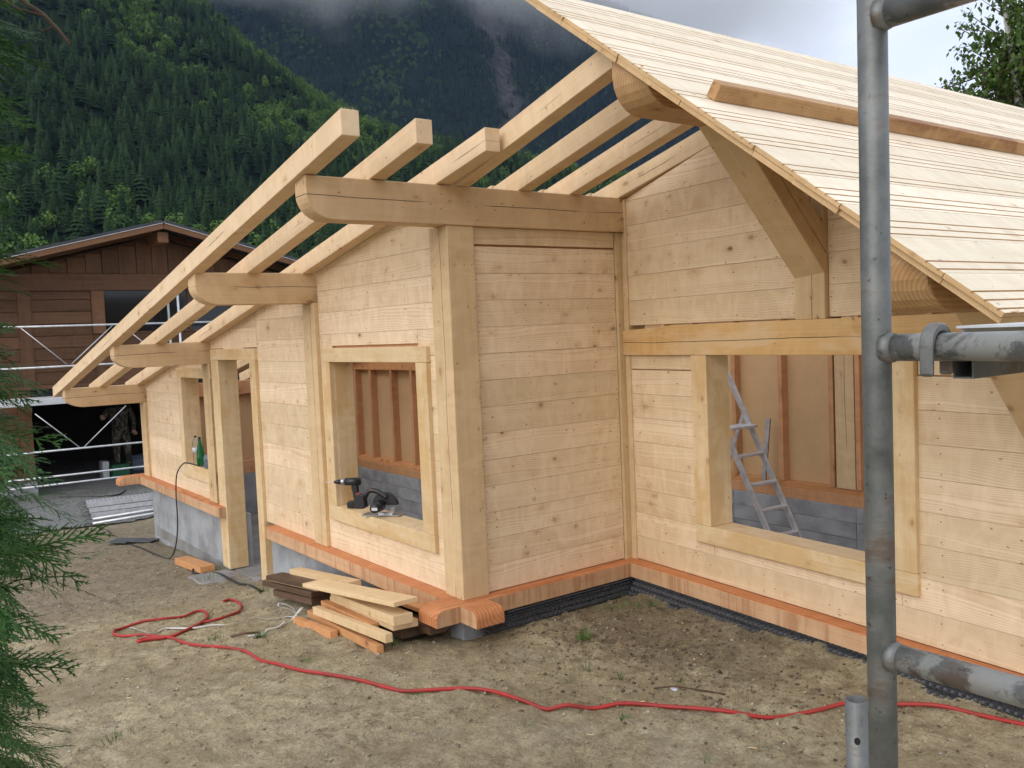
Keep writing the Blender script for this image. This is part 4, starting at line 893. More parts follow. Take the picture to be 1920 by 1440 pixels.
cb('corner_post', M['chalet'], -.55, -.33, 1.06, 2.80, FX+.02, .1, 'z')
y = -1.2; i = 0
while y < 5.2:
    wd = .29+.05*((i*7) % 3)/3; zt = min(rofz(y), rofz(y+wd))-.10
    if zt > 3.2: cb('gable_board', M['chalet'], y+.003, y+wd-.003, 3.122, zt, FX+.02+.012*(i % 2), .05, 'z', facade)
    y += wd; i += 1
wn = cb('window_pane', M['glass'], .93, 4.1, 1.98, 2.80, FX-.02, .01, 'y', ch); wn['label'] = 'dark upper window'
for y in (2.5,): cb('window_frame', M['chalet'], y, y+.07, 1.98, 2.80, FX+.01, .06, 'z', wn)
# garage level
cb('garage_beam', M['chalet'], -2.6, 6.4, .98, 1.06, FX+.04, .3)
cb('garage_post', M['chalet_light'], -.66, -.445, -.70, .98, FX+.02, .3, 'z')
zz = -.70
while zz < .95: cb('log_plank', M['chalet_light'], -2.6, -.665, zz+.004, min(zz+.21, .98)-.004, FX, .08); zz += .21
cb('plinth', M['concrete'], -2.6, -.43, -1.3, -.705, FX+.03, .35); cb('plinth', M['concrete'], 4.2, 6.4, -1.3, 1.0, FX+.0, .3)
cb('roller_door', M['black'], -.44, 4.1, .82, .975, FX-.08, .12)
block('garage_floor', M['slab'], -18.5, -13.2, -.43, 4.2, -1.3, -.985, ch, 'x')
M['dark_wall'] = plain('garage_plaster', (.035, .033, .03), .9, scale=3)
cb('garage_back_wall', M['dark_wall'], -.43, 4.2, -1.0, 1.0, -18.5, .1)
block('garage_side_wall', M['dark_wall'], -18.5, -13.95, -.55, -.45, -1.0, .98, ch, 'x'); block('garage_side_wall', M['dark_wall'], -18.5, -13.95, 4.2, 4.3, -1.0, .98, ch, 'x'); block('garage_ceiling', M['dark_wall'], -18.5, -13.9, -.5, 4.25, .985, 1.04, ch, 'x')
# roof of the chalet
def rslab(side):
    d = Vector((0, side*math.cos(math.atan(.262)), -math.sin(math.atan(.262)))); nn = Vector((0, side*math.sin(math.atan(.262)), math.cos(math.atan(.262))))
    base = Vector((-12.95, 1.9, rofz(1.9)))
    me = slab_mesh(rect(0, 4.9, 0, .05), 5.5, .004)
    fr = frame(base+nn*.10, d, nn)
    if side > 0: o = obj('roof_sheet', me, M['roof_sheet'], ch, fr)       # y local = nn x d
    else:
        fr = frame(base+nn*.10+Vector((-5.5, 0, 0)), d, nn); o = obj('roof_sheet', me, M['roof_sheet'], ch, fr)
    dl = d
    obj('fascia', slab_mesh(rect(0, 4.85, 0, .11), .04, .003), M['chalet_light'], ch, frame(base+Vector((-.0, 0, 0))-nn*.015+Vector((0 if side > 0 else -.04, 0, 0)), d, nn))
    obj('edge_flashing', slab_mesh(rect(0, 4.9, 0, .009), .02, 0), M['alu'], ch, frame(base+nn*.088+Vector((.012 if side > 0 else -.008, 0, 0)), d, nn))
    for xx in np.arange(-17.5, -13.2, .9): obj('rafter', slab_mesh(rect(0, 4.7, 0, .12), .08, 0), M['chalet'], ch, frame(Vector((xx, 1.9, rofz(1.9)))-nn*.03, d, nn))
rslab(1); rslab(-1)
block('ridge_beam', M['chalet_light'], -14.5, -13.05, 1.80, 2.0, 3.66, 3.86, ch, 'x', .01)
# garage contents
tag(block('storage_box', M['white'], -15.2, -14.9, .92, 1.05, -.97, -.62, None, 'x', .01), 'white box standing in the dark garage', 'box')
tag(block('green_crate', M['green_lid'], -15.1, -14.8, 1.08, 1.42, -.97, -.70, None, 'x', .015), 'green crate beside the white box in the garage', 'crate')
tag(block('grey_sack', M['blue_grey'], -15.6, -15.2, 1.5, 2.2, -.98, -.6, None, 'x', .08), 'grey sack on the garage floor behind the person', 'sack')
# scaffold in front of the chalet
cs = empty('chalet_scaffold', (-12.8, .5, -1.0), 'thin galvanised scaffold in front of the brown chalet', 'scaffold')
AX = -12.8
def t2(name, a, b, r_=.018): return tube(name, M['alu'], [(AX, *a), (AX, *b)], r_, cs, 8)
for z in (2.12, 1.405, -.10 + .0, -.555, -.70): t2('rail', (-1.9, z+(.03 if z < .5 else 0)), (4.2, z+(-.0 if z < .5 else 0)))
for y in (2.05, 4.1):
    tube('standard', M['alu'], [(AX-.08, y, -1.0), (AX-.08, y, 2.7)], .024, cs, 8)
    tube('standard', M['alu'], [(AX-.75, y, -1.0), (AX-.75, y, 2.7)], .024, cs, 8)
for ya, yb in ((-.52, .77), (2.05, .77)):
    t2('diagonal_brace', (ya+.02 if ya < 1 else ya-.02, 2.12), (yb-.05 if ya < 1 else yb+.05, 1.42), .009) if False else None
t2('diagonal_brace', (-.65, 2.1), (.03, 1.44), .009); t2('diagonal_brace', (.83, 2.1), (.11, 1.44), .009)
t2('diagonal_brace', (-.53, .60), (.14, -.06), .009); t2('diagonal_brace', (.97, .62), (.22, -.06), .009)
t2('diagonal_brace', (1.0, 2.1), (1.7, 1.44), .009); t2('diagonal_brace', (2.6, 2.1), (1.8, 1.44), .009)
dk2 = tag(block('scaffold_deck', M['white'], -13.5, -12.8, -1.9, 4.1, .74, .86, None, 'y', .006), 'long aluminium deck across the chalet scaffold above the garage', 'scaffold deck')
tag(tube('garage_rail_cable', M['rubber'], spline([(-13.1, -.2, -.96), (-12.6, .2, -.95), (-12.3, .6, -.93), (-12.9, .9, -.96)], 6), .015, None, 6), 'dark cable lying on the garage threshold', 'cable')
# person in camouflage
def person():
    root = empty('person', (-15.0, 1.33, -.98), 'person in camouflage jacket and trousers standing in the dark garage', 'person')
    J = {'pelvis': (0, 0, .93, .15), 'waist': (0, 0, 1.08, .14), 'chest': (.02, -.02, 1.30, .165), 'neckb': (.03, -.03, 1.46, .07), 'neck': (.05, -.04, 1.53, .055),
         'hipL': (0, .10, .88, .10), 'kneeL': (.04, .12, .48, .07), 'ankL': (0, .12, .09, .05), 'toeL': (.17, .14, .04, .04),
         'hipR': (0, -.10, .88, .10), 'kneeR': (.10, -.12, .48, .07), 'ankR': (.02, -.12, .09, .05), 'toeR': (.19, -.14, .04, .04),
         'shL': (.02, .19, 1.41, .07), 'elL': (.05, .27, 1.15, .05), 'wrL': (.18, .22, .95, .037),
         'shR': (.02, -.22, 1.41, .07), 'elR': (.18, -.36, 1.25, .05), 'wrR': (.36, -.42, 1.32, .037)}
    E = [('pelvis', 'waist'), ('waist', 'chest'), ('chest', 'neckb'), ('neckb', 'neck'), ('pelvis', 'hipL'), ('hipL', 'kneeL'), ('kneeL', 'ankL'), ('ankL', 'toeL'), ('pelvis', 'hipR'), ('hipR', 'kneeR'), ('kneeR', 'ankR'), ('ankR', 'toeR'), ('chest', 'shL'), ('shL', 'elL'), ('elL', 'wrL'), ('chest', 'shR'), ('shR', 'elR'), ('elR', 'wrR')]
    def skinned(name, J, E, root_v, mat, sub=2):
        ks = list(J); me = bpy.data.meshes.new(name); bm = bmesh.new(); sk = bm.verts.layers.skin.verify(); vs = {}
        for k_ in ks:
            v = bm.verts.new(J[k_][:3]); v[sk].radius = (J[k_][3],)*2; v[sk].use_root = k_ == root_v; vs[k_] = v
        for a, b in E: bm.edges.new((vs[a], vs[b]))
        bm.to_mesh(me); bm.free(); o = obj(name, me, mat, root, Matrix.Identity(4), local=True)
        o.modifiers.new('skin', 'SKIN').use_smooth_shade = True; s_ = o.modifiers.new('sub', 'SUBSURF'); s_.levels = sub; s_.render_levels = sub; return o
    skinned('body', J, E, 'pelvis', M['camo'])
    bm = bmesh.new(); bmesh.ops.create_icosphere(bm, subdivisions=3, radius=.1)
    for v in bm.verts:
        x, y, z = v.co; v.co = (x*.95+(.02 if z < 0 and x > 0 else 0), y*.78, z*1.2)
        if abs(y) < .02 and x > .07 and -.03 < z < .02: v.co.x += .018
    hd = obj('head', bm_mesh('head', bm, True), M['skin'], root, Matrix.Translation((.08, -.04, 1.655)), local=True)
    for s_ in (-1, 1):
        bm = bmesh.new(); bmesh.ops.create_icosphere(bm, subdivisions=1, radius=.014); obj('eye', bm_mesh('eye', bm), M['black'], hd, Matrix.Translation((.085, s_*.03, .01)), local=True)
    bm = bmesh.new(); bmesh.ops.create_icosphere(bm, subdivisions=3, radius=.106)
    bmesh.ops.delete(bm, geom=[v for v in bm.verts if v.co.z < -.02 or (v.co.x > .05 and v.co.z < .05)], context='VERTS'); obj('hair', bm_mesh('hair', bm, True), M['hair'], root, Matrix.Translation((.075, -.04, 1.67)) @ Matrix.Diagonal((1, .84, 1.2, 1)), local=True)
    for sgn, wr in ((1, (.18, .22, .95)), (-1, (.36, -.42, 1.32))):
        hj = {'p': (*wr, .03), 'm': (wr[0]+.06, wr[1], wr[2]-.02, .032)}; he = [('p', 'm')]
        for f_ in range(4):
            yy = (f_-1.5)*.02; ln = (.07, .08, .075, .06)[f_]
            hj[f'a{f_}'] = (wr[0]+.095, wr[1]+yy, wr[2]-.03, .009); hj[f'b{f_}'] = (wr[0]+.095+ln*.5, wr[1]+yy, wr[2]-.045, .008); hj[f'c{f_}'] = (wr[0]+.095+ln*.75, wr[1]+yy, wr[2]-.075, .007); he += [('m', f'a{f_}'), (f'a{f_}', f'b{f_}'), (f'b{f_}', f'c{f_}')]
        hj['t0'] = (wr[0]+.04, wr[1]-sgn*.04, wr[2]-.015, .011); hj['t1'] = (wr[0]+.075, wr[1]-sgn*.055, wr[2]-.04, .009); he += [('p', 't0'), ('t0', 't1')]
        skinned('hand', hj, he, 'p', M['skin'], 1)
person()

# ------------------------------------------------------------------ small ground clutter
def tuft_bm(bm, p, n, hh, sp):
    for _ in range(n):
        a = random.uniform(0, 6.28); r_ = random.uniform(0, sp); b = p+Vector((math.cos(a)*r_, math.sin(a)*r_, -.005)); ln = hh*random.uniform(.5, 1.1); lean = Vector((math.cos(a), math.sin(a), 0))*ln*random.uniform(.2, .8)
        s_ = Vector((-math.sin(a+.8), math.cos(a+.8), 0))*.0016; m_ = b+lean*.4+Vector((0, 0, ln*.65)); t_ = b+lean+Vector((0, 0, ln*.9))
        v = [bm.verts.new(q) for q in (b-s_, b+s_, m_+s_*.8, m_-s_*.8, t_)]; bm.faces.new(v[:4]); bm.faces.new((v[3], v[2], v[4]))
M['grass'] = plain('grass_blade', (.10, .19, .035), .6, scale=2, col2=(.05, .11, .02), src='Object', bump=0)
bm = bmesh.new()
for x, y, n, hh, sp in [(-4.27, -.30, 60, .09, .12), (-1.403, -.837, 70, .07, .05), (-1.636, -1.076, 45, .05, .06), (-3.06, -.2, 50, .07, .08), (.566, .481, 80, .085, .045), (.614, -.722, 40, .03, .06), (1.05, -.04, 10, .08, .02), (.987, .143, 8, .08, .02), (1.211, .182, 12, .07, .02), (1.583, -.146, 30, .03, .03), (-.229, -.40, 22, .07, .03), (-.436, -.922, 40, .03, .06), (.049, -2.096, 40, .035, .10), (.32, 1.05, 90, .05, .16), (.45, 1.2, 90, .05, .16), (-6.94, -.819, 70, .04, .2), (2.096, -.142, 12, .05, .02), (-6.9, -1.3, 100, .05, .3), (1.3, -.5, 20, .03, .05), (-5.0, -.14, 50, .05, .15), (-4.6, -.13, 50, .05, .1), (-6.3, -.05, 70, .04, .3), (-8.0, .3, 200, .06, .5), (-.7, -.62, 16, .03, .03), (1.43, .42, 10, .05, .02)]:
    for _ in range(1): tuft_bm(bm, G(x, y), n, hh, sp)
for _ in range(170):
    x = random.uniform(-8, 3.4); y = random.uniform(-2.6, 1.0)
    if y > -.15 and x < .3: continue
    tuft_bm(bm, G(x, y), random.randint(3, 9), random.uniform(.012, .03), .03)
tag(obj('grass', bm_mesh('grass', bm), M['grass']), 'sparse tufts of green grass growing in the mud', 'grass', kind='stuff')
def stones(name, n, mat, smin, smax, label, region, flat=.6, cat='gravel'):
    rng = np.random.RandomState(len(name)+n); base = np.array([(1, 0, 0), (-1, 0, 0), (0, 1, 0), (0, -1, 0), (0, 0, 1), (0, 0, -1), ]); FF = np.array([(0, 2, 4), (2, 1, 4), (1, 3, 4), (3, 0, 4), (2, 0, 5), (1, 2, 5), (3, 1, 5), (0, 3, 5)])
    pts = region(rng, n); n = len(pts); s_ = smin*(smax/smin)**(rng.rand(n)**2.2)
    th = rng.rand(n)*6.28; V = base[None]*(.6+.7*rng.rand(n, 6, 1)); V[:, :, 2] *= flat; V = V*s_[:, None, None]
    c, s2 = np.cos(th)[:, None], np.sin(th)[:, None]; Xr = V[:, :, 0]*c-V[:, :, 1]*s2; Yr = V[:, :, 0]*s2+V[:, :, 1]*c
    V = np.stack([Xr+pts[:, 0:1], Yr+pts[:, 1:2], V[:, :, 2]+gz(pts[:, 0], pts[:, 1])[:, None]+s_[:, None]*.15], -1)
    Fx = (FF[None]+(np.arange(n)*6)[:, None, None]).reshape(-1, 3)
    return tag(obj(name, np_mesh(name, V.reshape(-1, 3), Fx, 3), mat), label, cat, kind='stuff')
def reg_all(rng, n):
    p = np.stack([rng.uniform(-8.5, 4, n), rng.uniform(-2.8, 1.35, n)], 1); return p[~((p[:, 1] > -.1) & (p[:, 0] < .1))]
def reg_dark(rng, n):
    p = np.stack([rng.normal(.8, .8, n), rng.normal(.8, .45, n)], 1); return p[(p[:, 0] > .06) & (p[:, 1] < 1.4) & (p[:, 0] < 3.2)]
def clods_mat(name, a, b_):
    m, nt, b = mat_new(name); g = N(nt, 'ShaderNodeNewGeometry').outputs['Random Per Island'] if 'Random Per Island' in [o.name for o in N(nt, 'ShaderNodeNewGeometry').outputs] else N(nt, 'ShaderNodeNewGeometry').outputs[0]
    gg = N(nt, 'ShaderNodeNewGeometry'); nt.links.new(ramp(nt, gg.outputs['Random Per Island'], [(0, a), (1, b_)]), b.inputs['Base Color']); b.inputs['Roughness'].default_value = .9; return m
stones('soil_clods', 15000, clods_mat('clod', (.17, .13, .085), (.42, .35, .24)), .003, .017, 'small crumbs of dry soil scattered over the mud', reg_all, .6, 'soil')
stones('dark_soil_clods', 3800, clods_mat('dark_clod', (.07, .052, .032), (.20, .15, .095)), .004, .016, 'dark crumbly soil beside the corner walls', reg_dark, .7, 'soil')
stones('pebbles', 700, clods_mat('pebble', (.22, .21, .19), (.55, .53, .48)), .004, .013, 'pale pebbles scattered over the mud', reg_all, .6, 'pebbles')
bm = bmesh.new()
for _ in range(800):
    x = random.uniform(-8, 3.6); y = random.uniform(-2.7, 1.0)
    if y > -.1 and x < .1: continue
    a = random.uniform(0, 6.28) if random.random() < .4 else random.gauss(.6, .5); ln = random.uniform(.012, .045) if random.random() < .85 else random.uniform(.05, .12); d = Vector((math.cos(a), math.sin(a), 0))*ln; p = G(x, y, .004); q = G(x+d.x, y+d.y, .006+random.uniform(0, .01)); m_ = (p+q)/2+Vector((0, 0, .003))+Vector((-d.y, d.x, 0))*random.uniform(-.15, .15)
    tube_bm(bm, [p, m_, q], [.0016, .0013, .0006], 4, False)
tw = obj('twigs', bm_mesh('twigs', bm), M['dark']); tag(tw, 'thin dark twigs and debris scattered over the mud', 'twigs', kind='stuff')
bm = bmesh.new()
for _ in range(80):
    x = random.gauss(.7, 1.4) if random.random() < .5 else random.uniform(-6, 3.3); y = random.uniform(-2.0, 1.2)
    if y > -.1 and x < .1: continue
    p = G(x, y, .004); a = random.uniform(0, 3.14); l_ = random.uniform(.006, .02); w_ = .003; d = Vector((math.cos(a)*l_, math.sin(a)*l_, random.uniform(-.002, .004))); s_ = Vector((-math.sin(a)*w_, math.cos(a)*w_, .001)); bm.faces.new([bm.verts.new(q) for q in (p-d-s_, p+d-s_, p+d+s_, p-d+s_)])
tag(obj('wood_chips', bm_mesh('wood_chips', bm), M['pale']), 'pale wood chips and shavings scattered over the mud', 'wood chips', kind='stuff')
tag(tube('twig', M['dark'], spline([G(1.43, .22, .01), G(1.50, .30, .025), G(1.58, .36, .02), G(1.70, .46, .012)], 4), [.005]*13, None, 5), 'forked dark twig lying near the red hose', 'twig')
bg_ = bmesh.new(); bmesh.ops.create_icosphere(bg_, subdivisions=2, radius=.02); tag(obj('pebble', bm_mesh('pebble', bg_, True), clods_mat('pale_pebble', (.6, .62, .66), (.6, .62, .66)), None, Matrix.Translation(G(1.487, .31, .008)) @ Matrix.Diagonal((1.2, .8, .5, 1))), 'pale bluish pebble beside the forked twig', 'pebble')

# ------------------------------------------------------------------ conifer hedge at the left edge
def leaf_mat(name, a, b_, trans=.25, rough=.55):
    m, nt, b = mat_new(name); gg = N(nt, 'ShaderNodeNewGeometry'); r_ = gg.outputs['Random Per Island']
    nt.links.new(ramp(nt, r_, [(0, a), (1, b_)]), b.inputs['Base Color']); b.inputs['Roughness'].default_value = rough; b.inputs['Specular IOR Level'].default_value = .3
    o = [n for n in nt.nodes if n.type == 'OUTPUT_MATERIAL'][0]; t = N(nt, 'ShaderNodeBsdfTranslucent'); nt.links.new(ramp(nt, r_, [(0, a), (1, b_)]), t.inputs[0]); ms = N(nt, 'ShaderNodeMixShader'); ms.inputs[0].default_value = trans
    nt.links.new(b.outputs[0], ms.inputs[1]); nt.links.new(t.outputs[0], ms.inputs[2]); nt.links.new(ms.outputs[0], o.inputs[0]); return m
M['thuja'] = leaf_mat('thuja_spray', (.018, .054, .012), (.07, .165, .036))
def frond_arrays(rng, Ln):
    """one flat drooping spray in local XY (stem along X), returns quads"""
    Q = []
    def strip(p, q, w0, w1):
        d = q-p; n = np.array([-d[1], d[0], 0]); n /= (np.linalg.norm(n)+1e-9); Q.append([p-n*w0, p+n*w0, q+n*w1, q-n*w1])
    def stem(p, ang, ln, w_, lvl, droop):
        n = max(3, int(ln/.016)); pts = [p]; a = ang
        for i in range(n):
            a += rng.normal(0, .05); q = pts[-1]+np.array([math.cos(a), math.sin(a), -droop*(i/n)])*ln/n; pts.append(q)
        for i in range(n):
            strip(pts[i], pts[i+1], w_*(1-.6*i/n), w_*(1-.6*(i+1)/n))
            if lvl > 0 and i > 0:
                for s_ in (-1, 1):
                    if rng.rand() < .85: stem(pts[i], a+s_*rng.uniform(.45, .7), ln*(.42 if lvl == 2 else .38)*(1-.65*i/n)*rng.uniform(.7, 1.1), w_*.8, lvl-1, droop*1.2)
    stem(np.zeros(3), 0, Ln, .0030, 2, .35); return np.array(Q)
rng = np.random.RandomState(11)
protos = [frond_arrays(rng, L_) for L_ in (.16, .19, .14, .21)]
VV = []
def rotm(d, roll):
    d = d/np.linalg.norm(d); up = np.array([0, 0, 1.]); s_ = np.cross(up, d); s_ /= np.linalg.norm(s_)+1e-9; u = np.cross(d, s_); c, s2 = math.cos(roll), math.sin(roll); return np.stack([d, c*s_+s2*u, -s2*s_+c*u], 1)
# hedge body: surface of a leaning column just left of the frame
view = np.array([-.805, .590, 0.]); rightv = np.array([.593, .804, 0.])
for k in range(2700):
    z = rng.uniform(.05, 3.3); dep = rng.uniform(-.45, .55)
    bulge = .10*math.sin(z*5.3+1)+.07*math.sin(z*11+dep*3)+.05*math.sin(dep*9)
    widen = .05*max(0, 1.0-z)
    c0 = np.array([4.701, -3.01, 0])+view*(2.05+dep)
    edge = -1.215*(1+.48*dep)+bulge*.42+widen*.3-abs(dep)*.08-rng.rand()**.9*.40
    p = c0+rightv*edge; p[2] = z
    d = rightv*rng.uniform(.5, 1)+view*rng.normal(-.1, .4)+np.array([0, 0, rng.uniform(-.55, .25)])
    Rm = rotm(d, rng.normal(0, .5)); VV.append((protos[rng.randint(4)]*rng.uniform(.7, 1.2)) @ Rm.T+p)
V = np.concatenate(VV); nq = len(V)
hg = empty('thuja_tree', (2.2, -2.9, -.26), 'dark green conifer with feathery sprays filling the left edge', 'tree')
obj('foliage', np_mesh('foliage', V.reshape(-1, 3), np.arange(nq*4).reshape(-1, 4), 4), M['thuja'], hg)
M['bark'] = plain('bark', (.11, .07, .045), .85, scale=14, bump=.4, dist=.006)
tp = np.array([4.701, -3.01, 0])+view*2.1-rightv*1.75
tube('trunk', M['bark'], [(tp[0], tp[1], -.3), (tp[0], tp[1], 1.5), (tp[0], tp[1], 3.6)], [.09, .07, .03], hg, 10)
for k in range(26):
    z = .1+k*.13; a = Vector((tp[0], tp[1], z)); e_ = np.array([4.701, -3.01, 0])+view*(2.1+rng.uniform(-.4, .5))-rightv*1.5; tube('branch', M['bark'], [a, (a+Vector((e_[0], e_[1], z+.05)))/2, Vector((e_[0], e_[1], z-.05))], [.012, .009, .004], hg, 5)
tube('dead_branch', M['bark'], [(2.30, -2.66, 2.62), (2.415, -2.648, 2.46), (2.44, -2.615, 2.43), (2.46, -2.59, 2.395), (2.487, -2.572, 2.357)], [.006, .0055, .0055, .0045, .003], hg, 6)
tube('dead_branch', M['bark'], [(2.33, -2.70, 2.50), (2.42, -2.66, 2.44), (2.447, -2.612, 2.425)], [.004, .003, .002], hg, 5)
tube('dead_branch', M['bark'], [(2.455, -2.598, 2.402), (2.44, -2.615, 2.395), (2.43, -2.625, 2.397)], [.002, .0017, .001], hg, 5)

# ------------------------------------------------------------------ birch behind the roof at the right
def birch():
    o = empty('birch_tree', (-4.9, 19.3, -1.2), 'leafy birch rising behind the roof at the right edge', 'tree')
    tube('trunk', plain('birch_bark', (.55, .53, .48), .8, scale=5, col2=(.12, .11, .1)), [(-4.9, 19.3, -1.2), (-4.9, 19.3, 4), (-5.2, 18.6, 8.5), (-5.1, 18.5, 10.5)], [.2, .14, .05, .02], o, 10)
    rg = np.random.RandomState(5); Q = []; bmx = bmesh.new()
    cen = np.array([-4.9, 19.3, 6.2])
    tips = []
    for k in range(330):
        a = rg.uniform(0, 6.28); el = rg.uniform(-.5, 1.1); ln = rg.uniform(1.4, 4.1)*(1 if el < .7 else .95); zc = rg.uniform(3.2, 8.2); st_ = np.array([-4.9, 19.3, zc]); d = np.array([math.cos(a)*math.cos(el), math.sin(a)*math.cos(el), math.sin(el)*.9])
        ln *= max(.35, 1-abs(zc-5.8)/4.6)
        pts = [st_+d*ln*t+np.array([0, 0, -.28*t*t*ln])*(1 if el < .5 else .3) for t in (0, .35, .7, 1)]
        tube_bm(bmx, [Vector(p) for p in pts], [.03, .02, .012, .004], 4, False)
        for t in rg.uniform(.25, 1.02, 60 if ln > 1 else 30):
            i = min(2, int(t*3)); f = t*3-i; base = pts[i]*(1-f)+pts[i+1]*f if i < 3 else pts[3]
            p = base+rg.normal(0, .17, 3)*(1.15-t*.65); n = rg.normal(0, 1, 3); n /= np.linalg.norm(n); u = np.cross(n, [0, 0, 1]); u /= np.linalg.norm(u)+1e-9; v = np.cross(n, u); s_ = rg.uniform(.04, .075)
            Q.append([p-u*s_*.75, p-v*s_, p+u*s_*.75, p+v*s_*1.2])
    obj('limbs', bm_mesh('limbs', bmx), M['bark'], o); Q = np.array(Q)
    obj('crown', np_mesh('crown', Q.reshape(-1, 3), np.arange(len(Q)*4).reshape(-1, 4), 4), leaf_mat('birch_leaf', (.035, .07, .012), (.10, .17, .03), .3), o)
birch()

# ------------------------------------------------------------------ mountains
CP = np.array([4.701, -3.01]); F0 = 1675.36
def px2az(px): return -53.745+np.degrees(np.arctan((px-960)/F0))
near_px = [-700, -200, 0, 200, 346, 474, 583, 638, 720, 850, 1000, 1200, 1500, 1920, 2400]
near_el = [27, 27, 26, 23.6, 21.2, 18.2, 15.6, 14.3, 13.1, 11.8, 10.6, 9, 6, 4, 3]
near_rc = [1500, 1500, 1450, 1350, 1250, 1150, 1050, 1000, 950, 900, 850, 800, 800, 800, 800]
far_px = [-700, 0, 350, 700, 900, 1000, 1100, 1200, 1320, 1500, 1700, 1900, 2400]
far_el = [29, 28, 27, 26, 24.5, 22.6, 20.4, 18.7, 17.2, 14.9, 12.9, 11.1, 8.5]
def terrain(az, rr):
    """height at azimuth (deg) and range"""
    ne = np.interp(az, px2az(np.array(near_px)), near_el); nr = np.interp(az, px2az(np.array(near_px)), near_rc); fe = np.interp(az, px2az(np.array(far_px)), far_el)
    x = CP[0]+rr*np.sin(np.radians(az)); y = CP[1]+rr*np.cos(np.radians(az))
    ns = fbm(x, y, 1/170., 4, 41)-.5; ns2 = fbm(x, y, 1/420., 4, 61)-.5
    r0 = 330.; hc = np.tan(np.radians(ne))*nr
    t = np.clip((rr-r0)/(nr-r0), 0, 1); hn = hc*(t**1.08)+np.sin(t*math.pi)*ns*90+ns*18*t
    back = np.clip((rr-nr)/500, 0, 1); hn = hn*(1-.45*back*back*(3-2*back))
    R1, R2 = 1900., 3400.; hf = np.tan(np.radians(fe))*R2; tf = np.clip((rr-R1)/(R2-R1), 0, 1)
    hfz = hn+(hf-hn)*(tf**.95)+np.sin(tf*math.pi)*ns2*420+tf*(1-.5*tf)*ns*90
    h_ = np.where(rr > R1, hfz, hn)
    return x, y, np.where(rr < r0, -1.5, h_-1.5), t, tf
az = np.radians(np.linspace(-105, -5, 300)); az = np.degrees(az)
rr = np.concatenate([np.linspace(250, 330, 3), np.linspace(345, 1900, 110), np.linspace(1930, 3600, 90), [3900, 4300]])
A_, R_ = np.meshgrid(az, rr, indexing='ij'); Xm, Ym, Zm, _, _ = terrain(A_, R_)
na, nr_ = A_.shape; im = np.arange(na*nr_).reshape(na, nr_); Fm = np.stack([im[:-1, :-1], im[:-1, 1:], im[1:, 1:], im[1:, :-1]], -1).reshape(-1, 4)
scar_u = lambda az, rr: None
def scar(az, rr):
    """bare gully on the far slope"""
    px = 960+F0*np.tan(np.radians(az+53.745)); c_ = np.interp(rr, [2000, 2300, 2700, 3100, 3400], [1010, 985, 955, 915, 890]); w_ = np.interp(rr, [2000, 2600, 3200, 3350], [22, 30, 42, 10])
    j = (fbm(px, rr, 1/30., 3, 71)-.5)*50
    return np.clip(1.3-np.abs(px-c_+j)/w_, 0, 1)*np.clip(.45+1.5*fbm(px, rr, 1/14., 3, 77)-.3, 0, 1)*(rr > 1950)*(rr < 3380)
mm, nt, b = mat_new('mountain_floor'); Lk = nt.links.new; g = N(nt, 'ShaderNodeNewGeometry').outputs['Position']
at = N(nt, 'ShaderNodeAttribute'); at.attribute_name = 'rock'
c = ramp(nt, noise(nt, g, .02, 6, .6), [(.35, (.007, .012, .006)), (.65, (.018, .030, .012))]); rk = ramp(nt, noise(nt, g, .05, 8, .75), [(.35, (.03, .029, .025)), (.65, (.115, .108, .096))])
c = mixc(nt, at.outputs['Fac'], c, rk); Lk(c, b.inputs['Base Color']); b.inputs['Roughness'].default_value = 1; b.inputs['Specular IOR Level'].default_value = 0
me = np_mesh('mountain', np.stack([Xm, Ym, Zm], -1).reshape(-1, 3), Fm, 4, True)
ra = me.attributes.new('rock', 'FLOAT', 'POINT'); ra.data.foreach_set('value', scar(A_, R_).ravel().astype(np.float32))
tag(obj('mountain_terrain', me, mm), kind='structure', label='forested mountain slopes behind the houses')

# tree prototypes
def tree_mat(name, a, b_, hue=None):
    m, nt, b = mat_new(name); r_ = N(nt, 'ShaderNodeObjectInfo').outputs['Random']; gg = N(nt, 'ShaderNodeNewGeometry')
    f = math_(nt, 'ADD', math_(nt, 'MULTIPLY', r_, .7), math_(nt, 'MULTIPLY', gg.outputs['Random Per Island'], .3))
    nt.links.new(ramp(nt, f, [(0, a), (.55, b_), (.85, tuple(min(1, x*1.25) for x in b_)), (1, (b_[0]*1.9, b_[1]*1.55, b_[2]*1.1))]), b.inputs['Base Color']); b.inputs['Roughness'].default_value = .9; b.inputs['Specular IOR Level'].default_value = .05; return m
M['spruce'] = tree_mat('spruce_needles', (.009, .019, .009), (.024, .045, .017)); M['broad'] = tree_mat('broadleaf_canopy', (.045, .088, .022), (.085, .145, .034)); M['larchtree'] = tree_mat('young_larch', (.028, .055, .016), (.05, .09, .024))
